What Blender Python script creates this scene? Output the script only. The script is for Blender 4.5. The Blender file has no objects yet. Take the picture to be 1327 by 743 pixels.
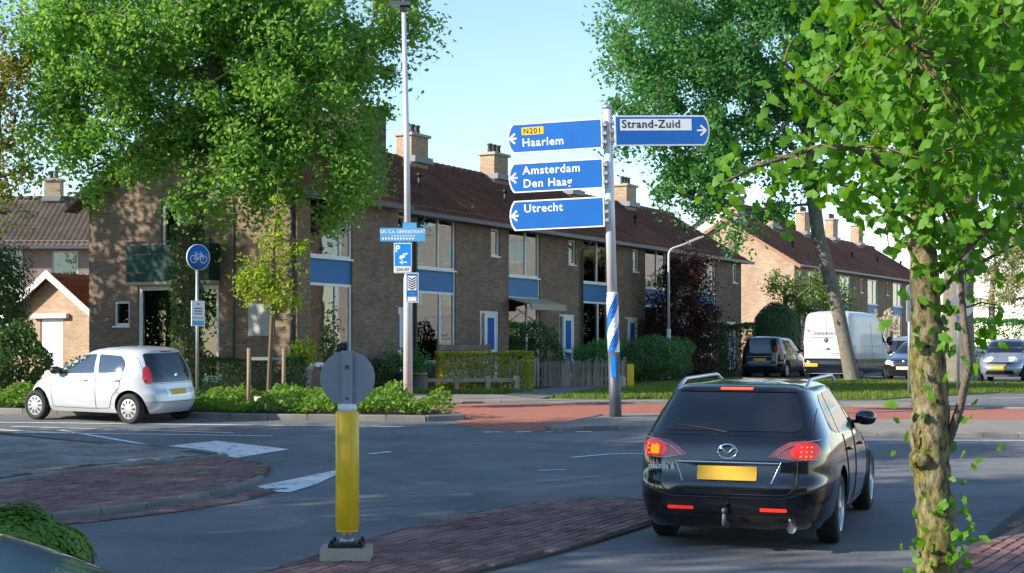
import bpy, bmesh, math, random
import numpy as np
from mathutils import Vector, Matrix, Euler
from mathutils.bvhtree import BVHTree

# ------------------------------------------------------------------ camera, sky, sun
sc = bpy.context.scene
R = math.radians
CAM_Z = 1.85
cam = bpy.data.objects.new('camera', bpy.data.cameras.new('camera'))
sc.collection.objects.link(cam)
cam.location = (0, 0, CAM_Z)
cam.rotation_euler = (R(90), 0, 0)
cam.data.sensor_width = 36
cam.data.lens = 1920 / 1327 * 36
cam.data.shift_y = 78.5 / 1327
cam.data.clip_start = 0.1
cam.data.clip_end = 3000
sc.camera = cam
SUN_EL = R(25)
SUN_DIR = Vector((-math.cos(SUN_EL) * 0.937, -math.cos(SUN_EL) * 0.35, math.sin(SUN_EL)))
w = bpy.data.worlds.new('World'); sc.world = w; w.use_nodes = True
nt = w.node_tree
sky = nt.nodes.new('ShaderNodeTexSky'); sky.sky_type = 'NISHITA'; sky.sun_disc = False
sky.sun_elevation = SUN_EL
sky.sun_rotation = math.atan2(SUN_DIR.x, SUN_DIR.y)
sky.air_density = 1.0; sky.dust_density = 0.0; sky.ozone_density = 2.2
bg = nt.nodes['Background']; bg.inputs[1].default_value = 0.112
nt.links.new(sky.outputs[0], bg.inputs[0])
sl = bpy.data.lights.new('sun', 'SUN'); sl.energy = 3.5; sl.angle = R(0.5); sl.color = (1, .9, .76)
so = bpy.data.objects.new('sun', sl); sc.collection.objects.link(so)
so.rotation_euler = SUN_DIR.to_track_quat('Z', 'Y').to_euler()
so.location = (-30, 0, 40)
sc.view_settings.view_transform = 'Standard'
sc.view_settings.look = 'None'
sc.view_settings.gamma = 1
sc.view_settings.exposure = 1.25
sc.render.engine = 'CYCLES'
sc.cycles.max_bounces = 6
sc.cycles.transparent_max_bounces = 6
sc.cycles.use_denoising = True

# ------------------------------------------------------------------ helpers
COL = sc.collection
rnd = random.Random(7)

def ss(a, b, x):
    t = min(1, max(0, (x - a) / (b - a)))
    return t * t * (3 - 2 * t)

def zsmooth(Y):
    return .63 * ss(12, 42, Y) + .6 * ss(62, 85, Y)

def zt(Y):                        # the ground's height: straight between whole metres
    f = math.floor(Y); a = Y - f
    return zsmooth(f) * (1 - a) + zsmooth(f + 1) * a

def tag(o, label=None, cat=None, group=None, kind=None):
    if label: o['label'] = label
    if cat: o['category'] = cat
    if group: o['group'] = group
    if kind: o['kind'] = kind
    return o

def link(name, me, mat=None, parent=None, loc=None, rot=None):
    o = bpy.data.objects.new(name, me); COL.objects.link(o)
    if mat is not None and me is not None and len(me.materials) == 0:
        me.materials.append(M[mat] if isinstance(mat, str) else mat)
    if parent: o.parent = parent
    if loc is not None: o.location = loc
    if rot is not None: o.rotation_euler = rot
    return o

def empty(name, loc=(0, 0, 0), rz=0, label=None, cat=None, group=None):
    o = bpy.data.objects.new(name, None); COL.objects.link(o)
    o.location = loc; o.rotation_euler = (0, 0, rz); o.empty_display_size = .2
    return tag(o, label, cat, group)

class MB:
    """collects boxes, tubes and faces; build() links them as one mesh object"""
    def __init__(s): s.v = []; s.f = []; s.sm = []
    def face(s, pts, smooth=False):
        n = len(s.v); s.v += [tuple(p) for p in pts]; s.f.append(tuple(range(n, n + len(pts)))); s.sm.append(smooth)
        return s
    def box(s, x0, x1, y0, y1, z0, z1, m=None):
        n = len(s.v)
        p = [(x0, y0, z0), (x1, y0, z0), (x1, y1, z0), (x0, y1, z0), (x0, y0, z1), (x1, y0, z1), (x1, y1, z1), (x0, y1, z1)]
        if m is not None: p = [tuple(m @ Vector(q)) for q in p]
        s.v += p
        for q in ((3, 2, 1, 0), (4, 5, 6, 7), (0, 1, 5, 4), (1, 2, 6, 5), (2, 3, 7, 6), (3, 0, 4, 7)):
            s.f.append(tuple(n + i for i in q)); s.sm.append(False)
        return s
    def tube(s, pts, rad, n=10, caps=True, smooth=True):
        pts = [Vector(p) for p in pts]
        if not hasattr(rad, '__len__'): rad = [rad] * len(pts)
        base = len(s.v); up = None
        for i, p in enumerate(pts):
            d = (pts[min(i + 1, len(pts) - 1)] - pts[max(i - 1, 0)])
            if d.length < 1e-9: d = Vector((0, 0, 1))
            d.normalize()
            if up is None:
                up = Vector((1, 0, 0)) if abs(d.x) < .9 else Vector((0, 1, 0))
            a = (up - d * up.dot(d))
            if a.length < 1e-6: a = d.orthogonal()
            a.normalize(); up = a; b = d.cross(a)
            for k in range(n):
                t = 2 * math.pi * k / n
                s.v.append(tuple(p + (a * math.cos(t) + b * math.sin(t)) * rad[i]))
        for i in range(len(pts) - 1):
            for k in range(n):
                k2 = (k + 1) % n
                s.f.append((base + i * n + k, base + i * n + k2, base + (i + 1) * n + k2, base + (i + 1) * n + k)); s.sm.append(smooth)
        if caps:
            s.f.append(tuple(base + k for k in reversed(range(n)))); s.sm.append(False)
            e = base + (len(pts) - 1) * n
            s.f.append(tuple(e + k for k in range(n))); s.sm.append(False)
        return s
    def lathe(s, prof, n=24, m=None, smooth=True, closed=False):
        base = len(s.v); L = len(prof)
        for r, z in prof:
            for k in range(n):
                t = 2 * math.pi * k / n
                p = Vector((r * math.cos(t), r * math.sin(t), z))
                s.v.append(tuple(m @ p if m is not None else p))
        for i in range(L if closed else L - 1):
            for k in range(n):
                k2 = (k + 1) % n; i2 = (i + 1) % L
                s.f.append((base + i * n + k, base + i * n + k2, base + i2 * n + k2, base + i2 * n + k)); s.sm.append(smooth)
        return s
    def prism(s, poly, axis, a, b):
        """extrude a 2D polygon: axis 'x' -> (u,v)=(y,z), 'y' -> (x,z), 'z' -> (x,y)"""
        def P(u, v, t): return {'x': (t, u, v), 'y': (u, t, v), 'z': (u, v, t)}[axis]
        n = len(s.v); L = len(poly)
        s.v += [P(u, v, a) for u, v in poly] + [P(u, v, b) for u, v in poly]
        s.f += [tuple(n + i for i in reversed(range(L))), tuple(n + L + i for i in range(L))]; s.sm += [False, False]
        for i in range(L):
            j = (i + 1) % L
            s.f.append((n + i, n + j, n + L + j, n + L + i)); s.sm.append(False)
        return s
    def mesh(s, name, fix=True):
        me = bpy.data.meshes.new(name); me.from_pydata(s.v, [], s.f)
        me.polygons.foreach_set('use_smooth', s.sm)
        if fix:
            bm = bmesh.new(); bm.from_mesh(me); bmesh.ops.recalc_face_normals(bm, faces=bm.faces); bm.to_mesh(me); bm.free()
        me.update(); return me
    def build(s, name, mat, parent=None, loc=None, rot=None, fix=True):
        return link(name, s.mesh(name, fix), mat, parent, loc, rot)

def np_mesh(name, V, F, smooth=False):
    """V (n,3), F (m,k) -> mesh, fast"""
    me = bpy.data.meshes.new(name); V = np.asarray(V, np.float32); F = np.asarray(F, np.int32)
    k = F.shape[1]
    me.vertices.add(len(V)); me.vertices.foreach_set('co', V.ravel())
    me.loops.add(F.size); me.loops.foreach_set('vertex_index', F.ravel())
    me.polygons.add(len(F)); me.polygons.foreach_set('loop_start', np.arange(0, F.size, k, dtype=np.int32))
    me.polygons.foreach_set('use_smooth', np.full(len(F), smooth))
    me.update(calc_edges=True); return me

def text_mesh(s, size, bold=0.0, align='LEFT', extrude=.001, spacing=1.0, shear=0):
    c = bpy.data.curves.new('lettering', 'FONT'); c.body = s; c.size = size; c.offset = bold; c.align_x = align
    c.extrude = extrude; c.space_character = spacing; c.resolution_u = 3; c.shear = shear
    o = bpy.data.objects.new('lettering', c); COL.objects.link(o)
    bpy.context.view_layer.update()
    me = bpy.data.meshes.new_from_object(o.evaluated_get(bpy.context.evaluated_depsgraph_get()))
    bpy.data.objects.remove(o); return me

def copy_tree(o, parent=None):
    c = o.copy(); COL.objects.link(c); c.parent = parent
    for ch in o.children: copy_tree(ch, c)
    return c

# ------------------------------------------------------------------ materials
M = {}
def nodes(name):
    m = bpy.data.materials.new(name); m.use_nodes = True
    t = m.node_tree; b = t.nodes['Principled BSDF']; M[name] = m
    return m, t, b
def N(t, typ, **kw):
    n = t.nodes.new(typ)
    for k, v in kw.items(): setattr(n, k, v)
    return n
def plain(name, col, rough=.6, metal=0, var=.12, scale=6, bump=0, bscale=60, spec=.5, emit=None, es=0, coat=0, ior=None):
    m, t, b = nodes(name)
    b.inputs['Roughness'].default_value = rough; b.inputs['Metallic'].default_value = metal
    b.inputs['Specular IOR Level'].default_value = spec
    if ior: b.inputs['IOR'].default_value = ior
    b.inputs['Coat Weight'].default_value = coat; b.inputs['Coat Roughness'].default_value = .03
    tc = N(t, 'ShaderNodeTexCoord')
    if var:
        nz = N(t, 'ShaderNodeTexNoise'); nz.inputs['Scale'].default_value = scale; nz.inputs['Detail'].default_value = 6
        t.links.new(tc.outputs['Object'], nz.inputs['Vector'])
        mx = N(t, 'ShaderNodeMix', data_type='RGBA')
        mx.inputs[6].default_value = (*[c * (1 - var) for c in col], 1)
        mx.inputs[7].default_value = (*[min(1, c * (1 + var)) for c in col], 1)
        t.links.new(nz.outputs[0], mx.inputs[0]); t.links.new(mx.outputs[2], b.inputs['Base Color'])
    else: b.inputs['Base Color'].default_value = (*col, 1)
    if bump:
        n2 = N(t, 'ShaderNodeTexNoise'); n2.inputs['Scale'].default_value = bscale; n2.inputs['Detail'].default_value = 4
        t.links.new(tc.outputs['Object'], n2.inputs['Vector'])
        bp = N(t, 'ShaderNodeBump'); bp.inputs['Strength'].default_value = bump; bp.inputs['Distance'].default_value = .02
        t.links.new(n2.outputs[0], bp.inputs['Height']); t.links.new(bp.outputs[0], b.inputs['Normal'])
    if emit: b.inputs['Emission Color'].default_value = (*emit, 1); b.inputs['Emission Strength'].default_value = es
    return m
def brick(name, c1, c2, mortar, sc_=1.0):
    m, t, b = nodes(name); b.inputs['Roughness'].default_value = .9
    tc = N(t, 'ShaderNodeTexCoord'); sx = N(t, 'ShaderNodeSeparateXYZ'); t.links.new(tc.outputs['Object'], sx.inputs[0])
    ad = N(t, 'ShaderNodeMath', operation='ADD'); t.links.new(sx.outputs[0], ad.inputs[0]); t.links.new(sx.outputs[1], ad.inputs[1])
    cb = N(t, 'ShaderNodeCombineXYZ'); t.links.new(ad.outputs[0], cb.inputs[0]); t.links.new(sx.outputs[2], cb.inputs[1])
    br = N(t, 'ShaderNodeTexBrick'); t.links.new(cb.outputs[0], br.inputs['Vector'])
    br.inputs['Scale'].default_value = 1; br.inputs['Brick Width'].default_value = .22 * sc_; br.inputs['Row Height'].default_value = .068 * sc_
    br.inputs['Mortar Size'].default_value = .008 * sc_; br.inputs['Mortar Smooth'].default_value = .3; br.inputs['Bias'].default_value = -.1
    br.inputs['Color1'].default_value = (*c1, 1); br.inputs['Color2'].default_value = (*c2, 1); br.inputs['Mortar'].default_value = (*mortar, 1)
    nz = N(t, 'ShaderNodeTexNoise'); nz.inputs['Scale'].default_value = .9; nz.inputs['Detail'].default_value = 8; nz.inputs['Roughness'].default_value = .7
    t.links.new(tc.outputs['Object'], nz.inputs['Vector'])
    mr = N(t, 'ShaderNodeMapRange'); mr.inputs[1].default_value = .3; mr.inputs[2].default_value = .75; mr.inputs[3].default_value = .72; mr.inputs[4].default_value = 1.2
    t.links.new(nz.outputs[0], mr.inputs[0])
    ml = N(t, 'ShaderNodeMix', data_type='RGBA', blend_type='MULTIPLY'); ml.inputs[0].default_value = 1
    t.links.new(br.outputs[0], ml.inputs[6]); t.links.new(mr.outputs[0], ml.inputs[7]); t.links.new(ml.outputs[2], b.inputs['Base Color'])
    bp = N(t, 'ShaderNodeBump', invert=True); bp.inputs['Strength'].default_value = .6; bp.inputs['Distance'].default_value = .01
    t.links.new(br.outputs['Fac'], bp.inputs['Height']); t.links.new(bp.outputs[0], b.inputs['Normal'])
    return m
def pieces(name, ca, cb_, rough=.85, bump=.4, spec=.3):
    """colour differs from piece to piece (separate objects and islands alike)"""
    m, t, b = nodes(name); b.inputs['Roughness'].default_value = rough; b.inputs['Specular IOR Level'].default_value = spec
    oi = N(t, 'ShaderNodeObjectInfo'); ge = N(t, 'ShaderNodeNewGeometry'); tc = N(t, 'ShaderNodeTexCoord')
    ad = N(t, 'ShaderNodeMath', operation='ADD'); t.links.new(oi.outputs['Random'], ad.inputs[0]); t.links.new(ge.outputs['Random Per Island'], ad.inputs[1])
    fr = N(t, 'ShaderNodeMath', operation='FRACT'); t.links.new(ad.outputs[0], fr.inputs[0])
    mx = N(t, 'ShaderNodeMix', data_type='RGBA'); mx.inputs[6].default_value = (*ca, 1); mx.inputs[7].default_value = (*cb_, 1)
    t.links.new(fr.outputs[0], mx.inputs[0])
    nz = N(t, 'ShaderNodeTexNoise'); nz.inputs['Scale'].default_value = 1.3; nz.inputs['Detail'].default_value = 8
    t.links.new(ge.outputs['Position'], nz.inputs['Vector'])
    mr = N(t, 'ShaderNodeMapRange'); mr.inputs[1].default_value = .3; mr.inputs[2].default_value = .7; mr.inputs[3].default_value = .7; mr.inputs[4].default_value = 1.2
    t.links.new(nz.outputs[0], mr.inputs[0])
    ml = N(t, 'ShaderNodeMix', data_type='RGBA', blend_type='MULTIPLY'); ml.inputs[0].default_value = 1
    t.links.new(mx.outputs[2], ml.inputs[6]); t.links.new(mr.outputs[0], ml.inputs[7]); t.links.new(ml.outputs[2], b.inputs['Base Color'])
    n2 = N(t, 'ShaderNodeTexNoise'); n2.inputs['Scale'].default_value = 70
    t.links.new(ge.outputs['Position'], n2.inputs['Vector'])
    bp = N(t, 'ShaderNodeBump'); bp.inputs['Strength'].default_value = bump; bp.inputs['Distance'].default_value = .01
    t.links.new(n2.outputs[0], bp.inputs['Height']); t.links.new(bp.outputs[0], b.inputs['Normal'])
    return m
def leafmat(name, ca, cb_, trans=.45, rough=.55):
    m, t, b = nodes(name); b.inputs['Roughness'].default_value = rough; b.inputs['Specular IOR Level'].default_value = .35
    ge = N(t, 'ShaderNodeNewGeometry'); oi = N(t, 'ShaderNodeObjectInfo')
    ad = N(t, 'ShaderNodeMath', operation='ADD'); t.links.new(oi.outputs['Random'], ad.inputs[0]); t.links.new(ge.outputs['Random Per Island'], ad.inputs[1])
    fr = N(t, 'ShaderNodeMath', operation='FRACT'); t.links.new(ad.outputs[0], fr.inputs[0])
    mx = N(t, 'ShaderNodeMix', data_type='RGBA'); mx.inputs[6].default_value = (*ca, 1); mx.inputs[7].default_value = (*cb_, 1)
    nz = N(t, 'ShaderNodeTexNoise'); nz.inputs['Scale'].default_value = .8; t.links.new(ge.outputs['Position'], nz.inputs['Vector'])
    av = N(t, 'ShaderNodeMix', data_type='FLOAT'); av.inputs[0].default_value = .45
    t.links.new(fr.outputs[0], av.inputs[2]); t.links.new(nz.outputs[0], av.inputs[3]); t.links.new(av.outputs[0], mx.inputs[0])
    t.links.new(mx.outputs[2], b.inputs['Base Color'])
    tr = N(t, 'ShaderNodeBsdfTranslucent')
    hs = N(t, 'ShaderNodeHueSaturation'); hs.inputs['Saturation'].default_value = 1.1; hs.inputs['Value'].default_value = 1.5; hs.inputs['Hue'].default_value = .485
    t.links.new(mx.outputs[2], hs.inputs['Color']); t.links.new(hs.outputs[0], tr.inputs[0])
    ms = N(t, 'ShaderNodeMixShader'); ms.inputs[0].default_value = trans
    t.links.new(b.outputs[0], ms.inputs[1]); t.links.new(tr.outputs[0], ms.inputs[2])
    t.links.new(ms.outputs[0], t.nodes['Material Output'].inputs[0]); return m
def ground_mat(name, col, patch, fine=220, pscale=.35, rough=.9, crack=False, bump=.25):
    m, t, b = nodes(name); b.inputs['Roughness'].default_value = rough; b.inputs['Specular IOR Level'].default_value = .3
    ge = N(t, 'ShaderNodeNewGeometry')
    n1 = N(t, 'ShaderNodeTexNoise'); n1.inputs['Scale'].default_value = pscale; n1.inputs['Detail'].default_value = 9; n1.inputs['Roughness'].default_value = .65
    n2 = N(t, 'ShaderNodeTexNoise'); n2.inputs['Scale'].default_value = fine; n2.inputs['Detail'].default_value = 2
    for n in (n1, n2): t.links.new(ge.outputs['Position'], n.inputs['Vector'])
    mx = N(t, 'ShaderNodeMix', data_type='RGBA'); mx.inputs[6].default_value = (*col, 1); mx.inputs[7].default_value = (*patch, 1)
    mr = N(t, 'ShaderNodeMapRange'); mr.inputs[1].default_value = .35; mr.inputs[2].default_value = .68
    t.links.new(n1.outputs[0], mr.inputs[0]); t.links.new(mr.outputs[0], mx.inputs[0])
    m2 = N(t, 'ShaderNodeMapRange'); m2.inputs[1].default_value = .25; m2.inputs[2].default_value = .75; m2.inputs[3].default_value = .5; m2.inputs[4].default_value = 1.5
    t.links.new(n2.outputs[0], m2.inputs[0])
    ml = N(t, 'ShaderNodeMix', data_type='RGBA', blend_type='MULTIPLY'); ml.inputs[0].default_value = 1
    t.links.new(mx.outputs[2], ml.inputs[6]); t.links.new(m2.outputs[0], ml.inputs[7])
    last = ml.outputs[2]
    if crack:
        vo = N(t, 'ShaderNodeTexVoronoi', feature='DISTANCE_TO_EDGE'); vo.inputs['Scale'].default_value = .16
        wv = N(t, 'ShaderNodeTexNoise'); wv.inputs['Scale'].default_value = 1.5; wv.inputs['Detail'].default_value = 6
        t.links.new(ge.outputs['Position'], wv.inputs['Vector'])
        va = N(t, 'ShaderNodeVectorMath', operation='ADD'); t.links.new(ge.outputs['Position'], va.inputs[0]); t.links.new(wv.outputs['Color'], va.inputs[1])
        t.links.new(va.outputs[0], vo.inputs['Vector'])
        cr = N(t, 'ShaderNodeMapRange'); cr.inputs[1].default_value = 0; cr.inputs[2].default_value = .012; cr.inputs[3].default_value = .8; cr.inputs[4].default_value = 1
        t.links.new(vo.outputs[0], cr.inputs[0])
        m3 = N(t, 'ShaderNodeMix', data_type='RGBA', blend_type='MULTIPLY'); m3.inputs[0].default_value = 1
        t.links.new(last, m3.inputs[6]); t.links.new(cr.outputs[0], m3.inputs[7]); last = m3.outputs[2]
    t.links.new(last, b.inputs['Base Color'])
    bp = N(t, 'ShaderNodeBump'); bp.inputs['Strength'].default_value = bump; bp.inputs['Distance'].default_value = .01
    t.links.new(n2.outputs[0], bp.inputs['Height']); t.links.new(bp.outputs[0], b.inputs['Normal'])
    return m
def paint_worn(name, col):
    """road paint, worn through to nothing in streaks"""
    m, t, b = nodes(name); b.inputs['Roughness'].default_value = .8; b.inputs['Base Color'].default_value = (*col, 1)
    ge = N(t, 'ShaderNodeNewGeometry'); n1 = N(t, 'ShaderNodeTexNoise'); n1.inputs['Scale'].default_value = 5; n1.inputs['Detail'].default_value = 10; n1.inputs['Roughness'].default_value = .75
    t.links.new(ge.outputs['Position'], n1.inputs['Vector'])
    mr = N(t, 'ShaderNodeMapRange'); mr.inputs[1].default_value = .36; mr.inputs[2].default_value = .46
    t.links.new(n1.outputs[0], mr.inputs[0]); t.links.new(mr.outputs[0], b.inputs['Alpha']); return m

ground_mat('asphalt', (.135, .138, .142), (.215, .216, .217), fine=130, pscale=.5, crack=True, bump=.45)
ground_mat('red_asphalt', (.36, .13, .085), (.42, .17, .12))
ground_mat('beige_paving', (.30, .27, .23), (.24, .21, .18), pscale=1.2)
ground_mat('soil', (.08, .06, .04), (.05, .04, .03), pscale=2, bump=.8)
ground_mat('lawn', (.10, .16, .03), (.16, .2, .05), pscale=.8, fine=60, bump=.8)
ground_mat('joint_sand', (.10, .085, .07), (.06, .05, .045), pscale=2)
ground_mat('garden_path', (.16, .16, .16), (.2, .19, .18), pscale=1)
paint_worn('road_paint', (.75, .75, .73))
pieces('paver_red', (.19, .10, .085), (.31, .19, .165))
pieces('paver_grey', (.20, .19, .175), (.29, .275, .25))
pieces('paver_beige', (.30, .26, .21), (.38, .34, .28))
pieces('kerb_stone', (.17, .165, .15), (.25, .24, .22))
pieces('fence_wood', (.24, .19, .14), (.38, .33, .27))
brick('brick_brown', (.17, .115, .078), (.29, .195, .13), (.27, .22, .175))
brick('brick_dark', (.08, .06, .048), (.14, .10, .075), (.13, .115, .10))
brick('brick_pale', (.40, .26, .16), (.52, .36, .24), (.5, .42, .33))
brick('brick_pink', (.34, .22, .17), (.42, .28, .22), (.4, .34, .3))
pieces('roof_tile', (.10, .052, .042), (.18, .082, .06), rough=.8)
pieces('roof_tile_grey', (.10, .085, .075), (.15, .12, .10), rough=.8)
pieces('roof_tile_red', (.30, .12, .07), (.38, .17, .10), rough=.8)
plain('white_paint', (.78, .78, .76), .45)
plain('render_white', (.60, .575, .53), .9, bump=.2)
plain('blue_panel', (.025, .17, .40), .5, var=.06, spec=.3)
plain('blue_door', (.02, .12, .44), .6, spec=.15)
plain('green_panel', (.006, .052, .044), .55, spec=.3)
plain('lead', (.22, .23, .25), .6)
plain('gutter_grey', (.10, .11, .12), .5)
plain('terracotta', (.35, .18, .11), .8)
plain('glass', (.03, .036, .04), .02, var=0, spec=1.0, ior=1.9)
plain('glass_light', (.22, .26, .27), .03, var=0, spec=1.0, ior=1.9)
plain('car_glass', (.010, .013, .016), .02, var=0, spec=.8, ior=1.6)
plain('curtain', (.72, .70, .66), .9)
plain('grey_plate', (.42, .42, .40), .6)
plain('galvanised', (.42, .43, .44), .42, .6, var=.2, scale=12)
plain('pole_white', (.62, .64, .66), .4, .2, var=.12, scale=3)
plain('pole_dark', (.09, .10, .12), .5, .2)
plain('sign_blue', (.004, .125, .46), .4, var=.2, scale=2.5)
plain('sign_pale_blue', (.10, .38, .68), .4, var=.1)
plain('sign_bright_blue', (.01, .26, .80), .4)
plain('sign_white', (.82, .83, .83), .4, var=.06)
plain('sign_grey_back', (.30, .31, .33), .5, .3, var=.15)
plain('sign_yellow', (.85, .52, .03), .45)
plain('bollard_yellow', (.88, .55, .015), .4, var=.10, scale=9)
plain('black_text', (.01, .01, .01), .6, var=0)
plain('concrete', (.42, .38, .31), .9, bump=.6, bscale=40)
plain('rubber', (.018, .018, .019), .8)
plain('black_plastic', (.014, .014, .015), .5)
plain('chrome', (.75, .76, .78), .12, 1, var=0)
plain('silver', (.60, .61, .63), .3, .8, var=.1)
plain('wheel_silver', (.55, .56, .57), .35, .7, var=.05)
plain('paint_black', (.004, .004, .006), .18, var=0, coat=1.0)
plain('paint_white', (.60, .625, .66), .3, .25, var=0, coat=.7)
plain('paint_van', (.62, .65, .70), .35, var=.04, coat=.4)
plain('paint_grey', (.28, .30, .32), .3, .4, var=0, coat=.8)
plain('paint_silver', (.36, .40, .44), .3, .5, var=0, coat=.8)
plain('paint_navy', (.008, .012, .022), .2, var=0, coat=1)
plain('paint_blue', (.012, .05, .13), .2, var=0, coat=1)
plain('lamp_red', (.42, .012, .012), .15, var=0, coat=1)
plain('lamp_red_lit', (.42, .01, .01), .2, var=0, emit=(1, .03, .02), es=.18, coat=1)
plain('lamp_orange_lit', (.8, .25, .02), .2, var=0, emit=(1, .20, .01), es=.75)
plain('lamp_bright', (.6, .1, .03), .2, var=0, emit=(1, .05, .01), es=1.6)
plain('sky_reflection_glass', (.008, .035, .10), .22, var=0, spec=.4)  # blue of the reflected sky put into the glass's base colour
plain('lamp_clear', (.34, .06, .06), .12, .3, var=0, coat=1)
plain('reflector_red_glow', (.75, .03, .02), .25, var=0, emit=(1, .03, .02), es=.25)  # emission paints returned light on a reflector that is no lamp
plain('plate_yellow', (.72, .42, .02), .45, var=.1, scale=8)
plain('plate_white', (.7, .7, .68), .5)
plain('bark', (.13, .105, .08), .95, var=.5, scale=9, bump=1, bscale=22)
plain('bark_pale', (.19, .17, .14), .95, var=.6, scale=8, bump=1, bscale=25)
def bark_patchy(name):
    m, t, b = nodes(name); b.inputs['Roughness'].default_value = .95; b.inputs['Specular IOR Level'].default_value = .2
    tc = N(t, 'ShaderNodeTexCoord'); mp = N(t, 'ShaderNodeMapping'); mp.inputs['Scale'].default_value = (1, 1, .45); t.links.new(tc.outputs['Object'], mp.inputs[0])
    n1 = N(t, 'ShaderNodeTexNoise'); n1.inputs['Scale'].default_value = 34; n1.inputs['Detail'].default_value = 8; n1.inputs['Roughness'].default_value = .7
    n2 = N(t, 'ShaderNodeTexNoise'); n2.inputs['Scale'].default_value = 6; n2.inputs['Detail'].default_value = 5
    t.links.new(mp.outputs[0], n1.inputs['Vector']); t.links.new(tc.outputs['Object'], n2.inputs['Vector'])
    r1 = N(t, 'ShaderNodeValToRGB'); r1.color_ramp.elements[0].position = .36; r1.color_ramp.elements[0].color = (.035, .027, .017, 1); r1.color_ramp.elements[1].position = .66; r1.color_ramp.elements[1].color = (.42, .37, .24, 1)
    e = r1.color_ramp.elements.new(.48); e.color = (.23, .19, .11, 1)
    r2 = N(t, 'ShaderNodeValToRGB'); r2.color_ramp.elements[0].position = .36; r2.color_ramp.elements[0].color = (.035, .027, .017, 1); r2.color_ramp.elements[1].position = .66; r2.color_ramp.elements[1].color = (.34, .32, .08, 1)
    t.links.new(n1.outputs[0], r1.inputs[0]); t.links.new(n1.outputs[0], r2.inputs[0])
    mr = N(t, 'ShaderNodeMapRange'); mr.inputs[1].default_value = .42; mr.inputs[2].default_value = .6; t.links.new(n2.outputs[0], mr.inputs[0])
    mx = N(t, 'ShaderNodeMix', data_type='RGBA'); t.links.new(mr.outputs[0], mx.inputs[0]); t.links.new(r1.outputs[0], mx.inputs[6]); t.links.new(r2.outputs[0], mx.inputs[7])
    t.links.new(mx.outputs[2], b.inputs['Base Color'])
    bp = N(t, 'ShaderNodeBump'); bp.inputs['Strength'].default_value = 1; bp.inputs['Distance'].default_value = .03; t.links.new(n1.outputs[0], bp.inputs['Height']); t.links.new(bp.outputs[0], b.inputs['Normal'])
def thin_glass(name, tint=(.75, .8, .8), ior=1.9):
    m, t, b = nodes(name); t.nodes.remove(b)
    tr = N(t, 'ShaderNodeBsdfTransparent'); tr.inputs[0].default_value = (*tint, 1)
    gl = N(t, 'ShaderNodeBsdfGlossy'); gl.inputs['Roughness'].default_value = .015; gl.inputs[0].default_value = (1, 1, 1, 1)
    fr = N(t, 'ShaderNodeFresnel'); fr.inputs[0].default_value = ior
    tc = N(t, 'ShaderNodeTexCoord'); nz = N(t, 'ShaderNodeTexNoise'); nz.inputs['Scale'].default_value = 1.1; t.links.new(tc.outputs['Object'], nz.inputs['Vector'])
    bp = N(t, 'ShaderNodeBump'); bp.inputs['Strength'].default_value = .04; bp.inputs['Distance'].default_value = .05; t.links.new(nz.outputs[0], bp.inputs['Height']); t.links.new(bp.outputs[0], gl.inputs['Normal'])
    ms = N(t, 'ShaderNodeMixShader'); t.links.new(fr.outputs[0], ms.inputs[0]); t.links.new(tr.outputs[0], ms.inputs[1]); t.links.new(gl.outputs[0], ms.inputs[2])
    t.links.new(ms.outputs[0], t.nodes['Material Output'].inputs[0])
bark_patchy('bark_moss'); thin_glass('pane_glass')
plain('room_wall', (.5, .46, .4), .9)
plain('twig', (.16, .11, .06), .9)
plain('pot_grey', (.32, .32, .31), .8)
plain('pot_dark', (.06, .06, .065), .7)
plain('stake_wood', (.30, .22, .14), .9, bump=.4)
plain('awning', (.42, .38, .30), .9, var=.2)
leafmat('leaf_maple', (.10, .28, .065), (.26, .43, .08), .52)
leafmat('leaf_dark', (.06, .21, .065), (.13, .31, .08), .5)
leafmat('leaf_ginkgo', (.05, .185, .012), (.15, .34, .025), .45)
leafmat('leaf_young', (.22, .36, .04), (.34, .42, .06), .5)
leafmat('leaf_hedge', (.04, .095, .03), (.085, .16, .04), .3, .4)
leafmat('leaf_hedge_gold', (.24, .30, .04), (.40, .40, .07), .45)
leafmat('leaf_cover', (.10, .22, .03), (.20, .33, .05), .4)
leafmat('leaf_purple', (.05, .02, .02), (.09, .045, .03), .3)
leafmat('leaf_brownish', (.16, .19, .03), (.26, .27, .05), .45)
leafmat('leaf_ivy', (.05, .10, .03), (.10, .17, .05), .3, .4)
leafmat('leaf_willow', (.10, .20, .03), (.17, .28, .06), .4)
leafmat('leaf_spring', (.30, .32, .12), (.42, .42, .2), .4)
leafmat('blade_grass', (.08, .15, .02), (.2, .26, .05), .4)
leafmat('plume', (.5, .45, .33), (.6, .55, .42), .4)
# ------------------------------------------------------------------ ground
def inside(x, y, poly):
    c = False; j = len(poly) - 1
    for i in range(len(poly)):
        xi, yi = poly[i]; xj, yj = poly[j]
        if (yi > y) != (yj > y) and x < (xj - xi) * (y - yi) / (yj - yi) + xi: c = not c
        j = i
    return c

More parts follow.
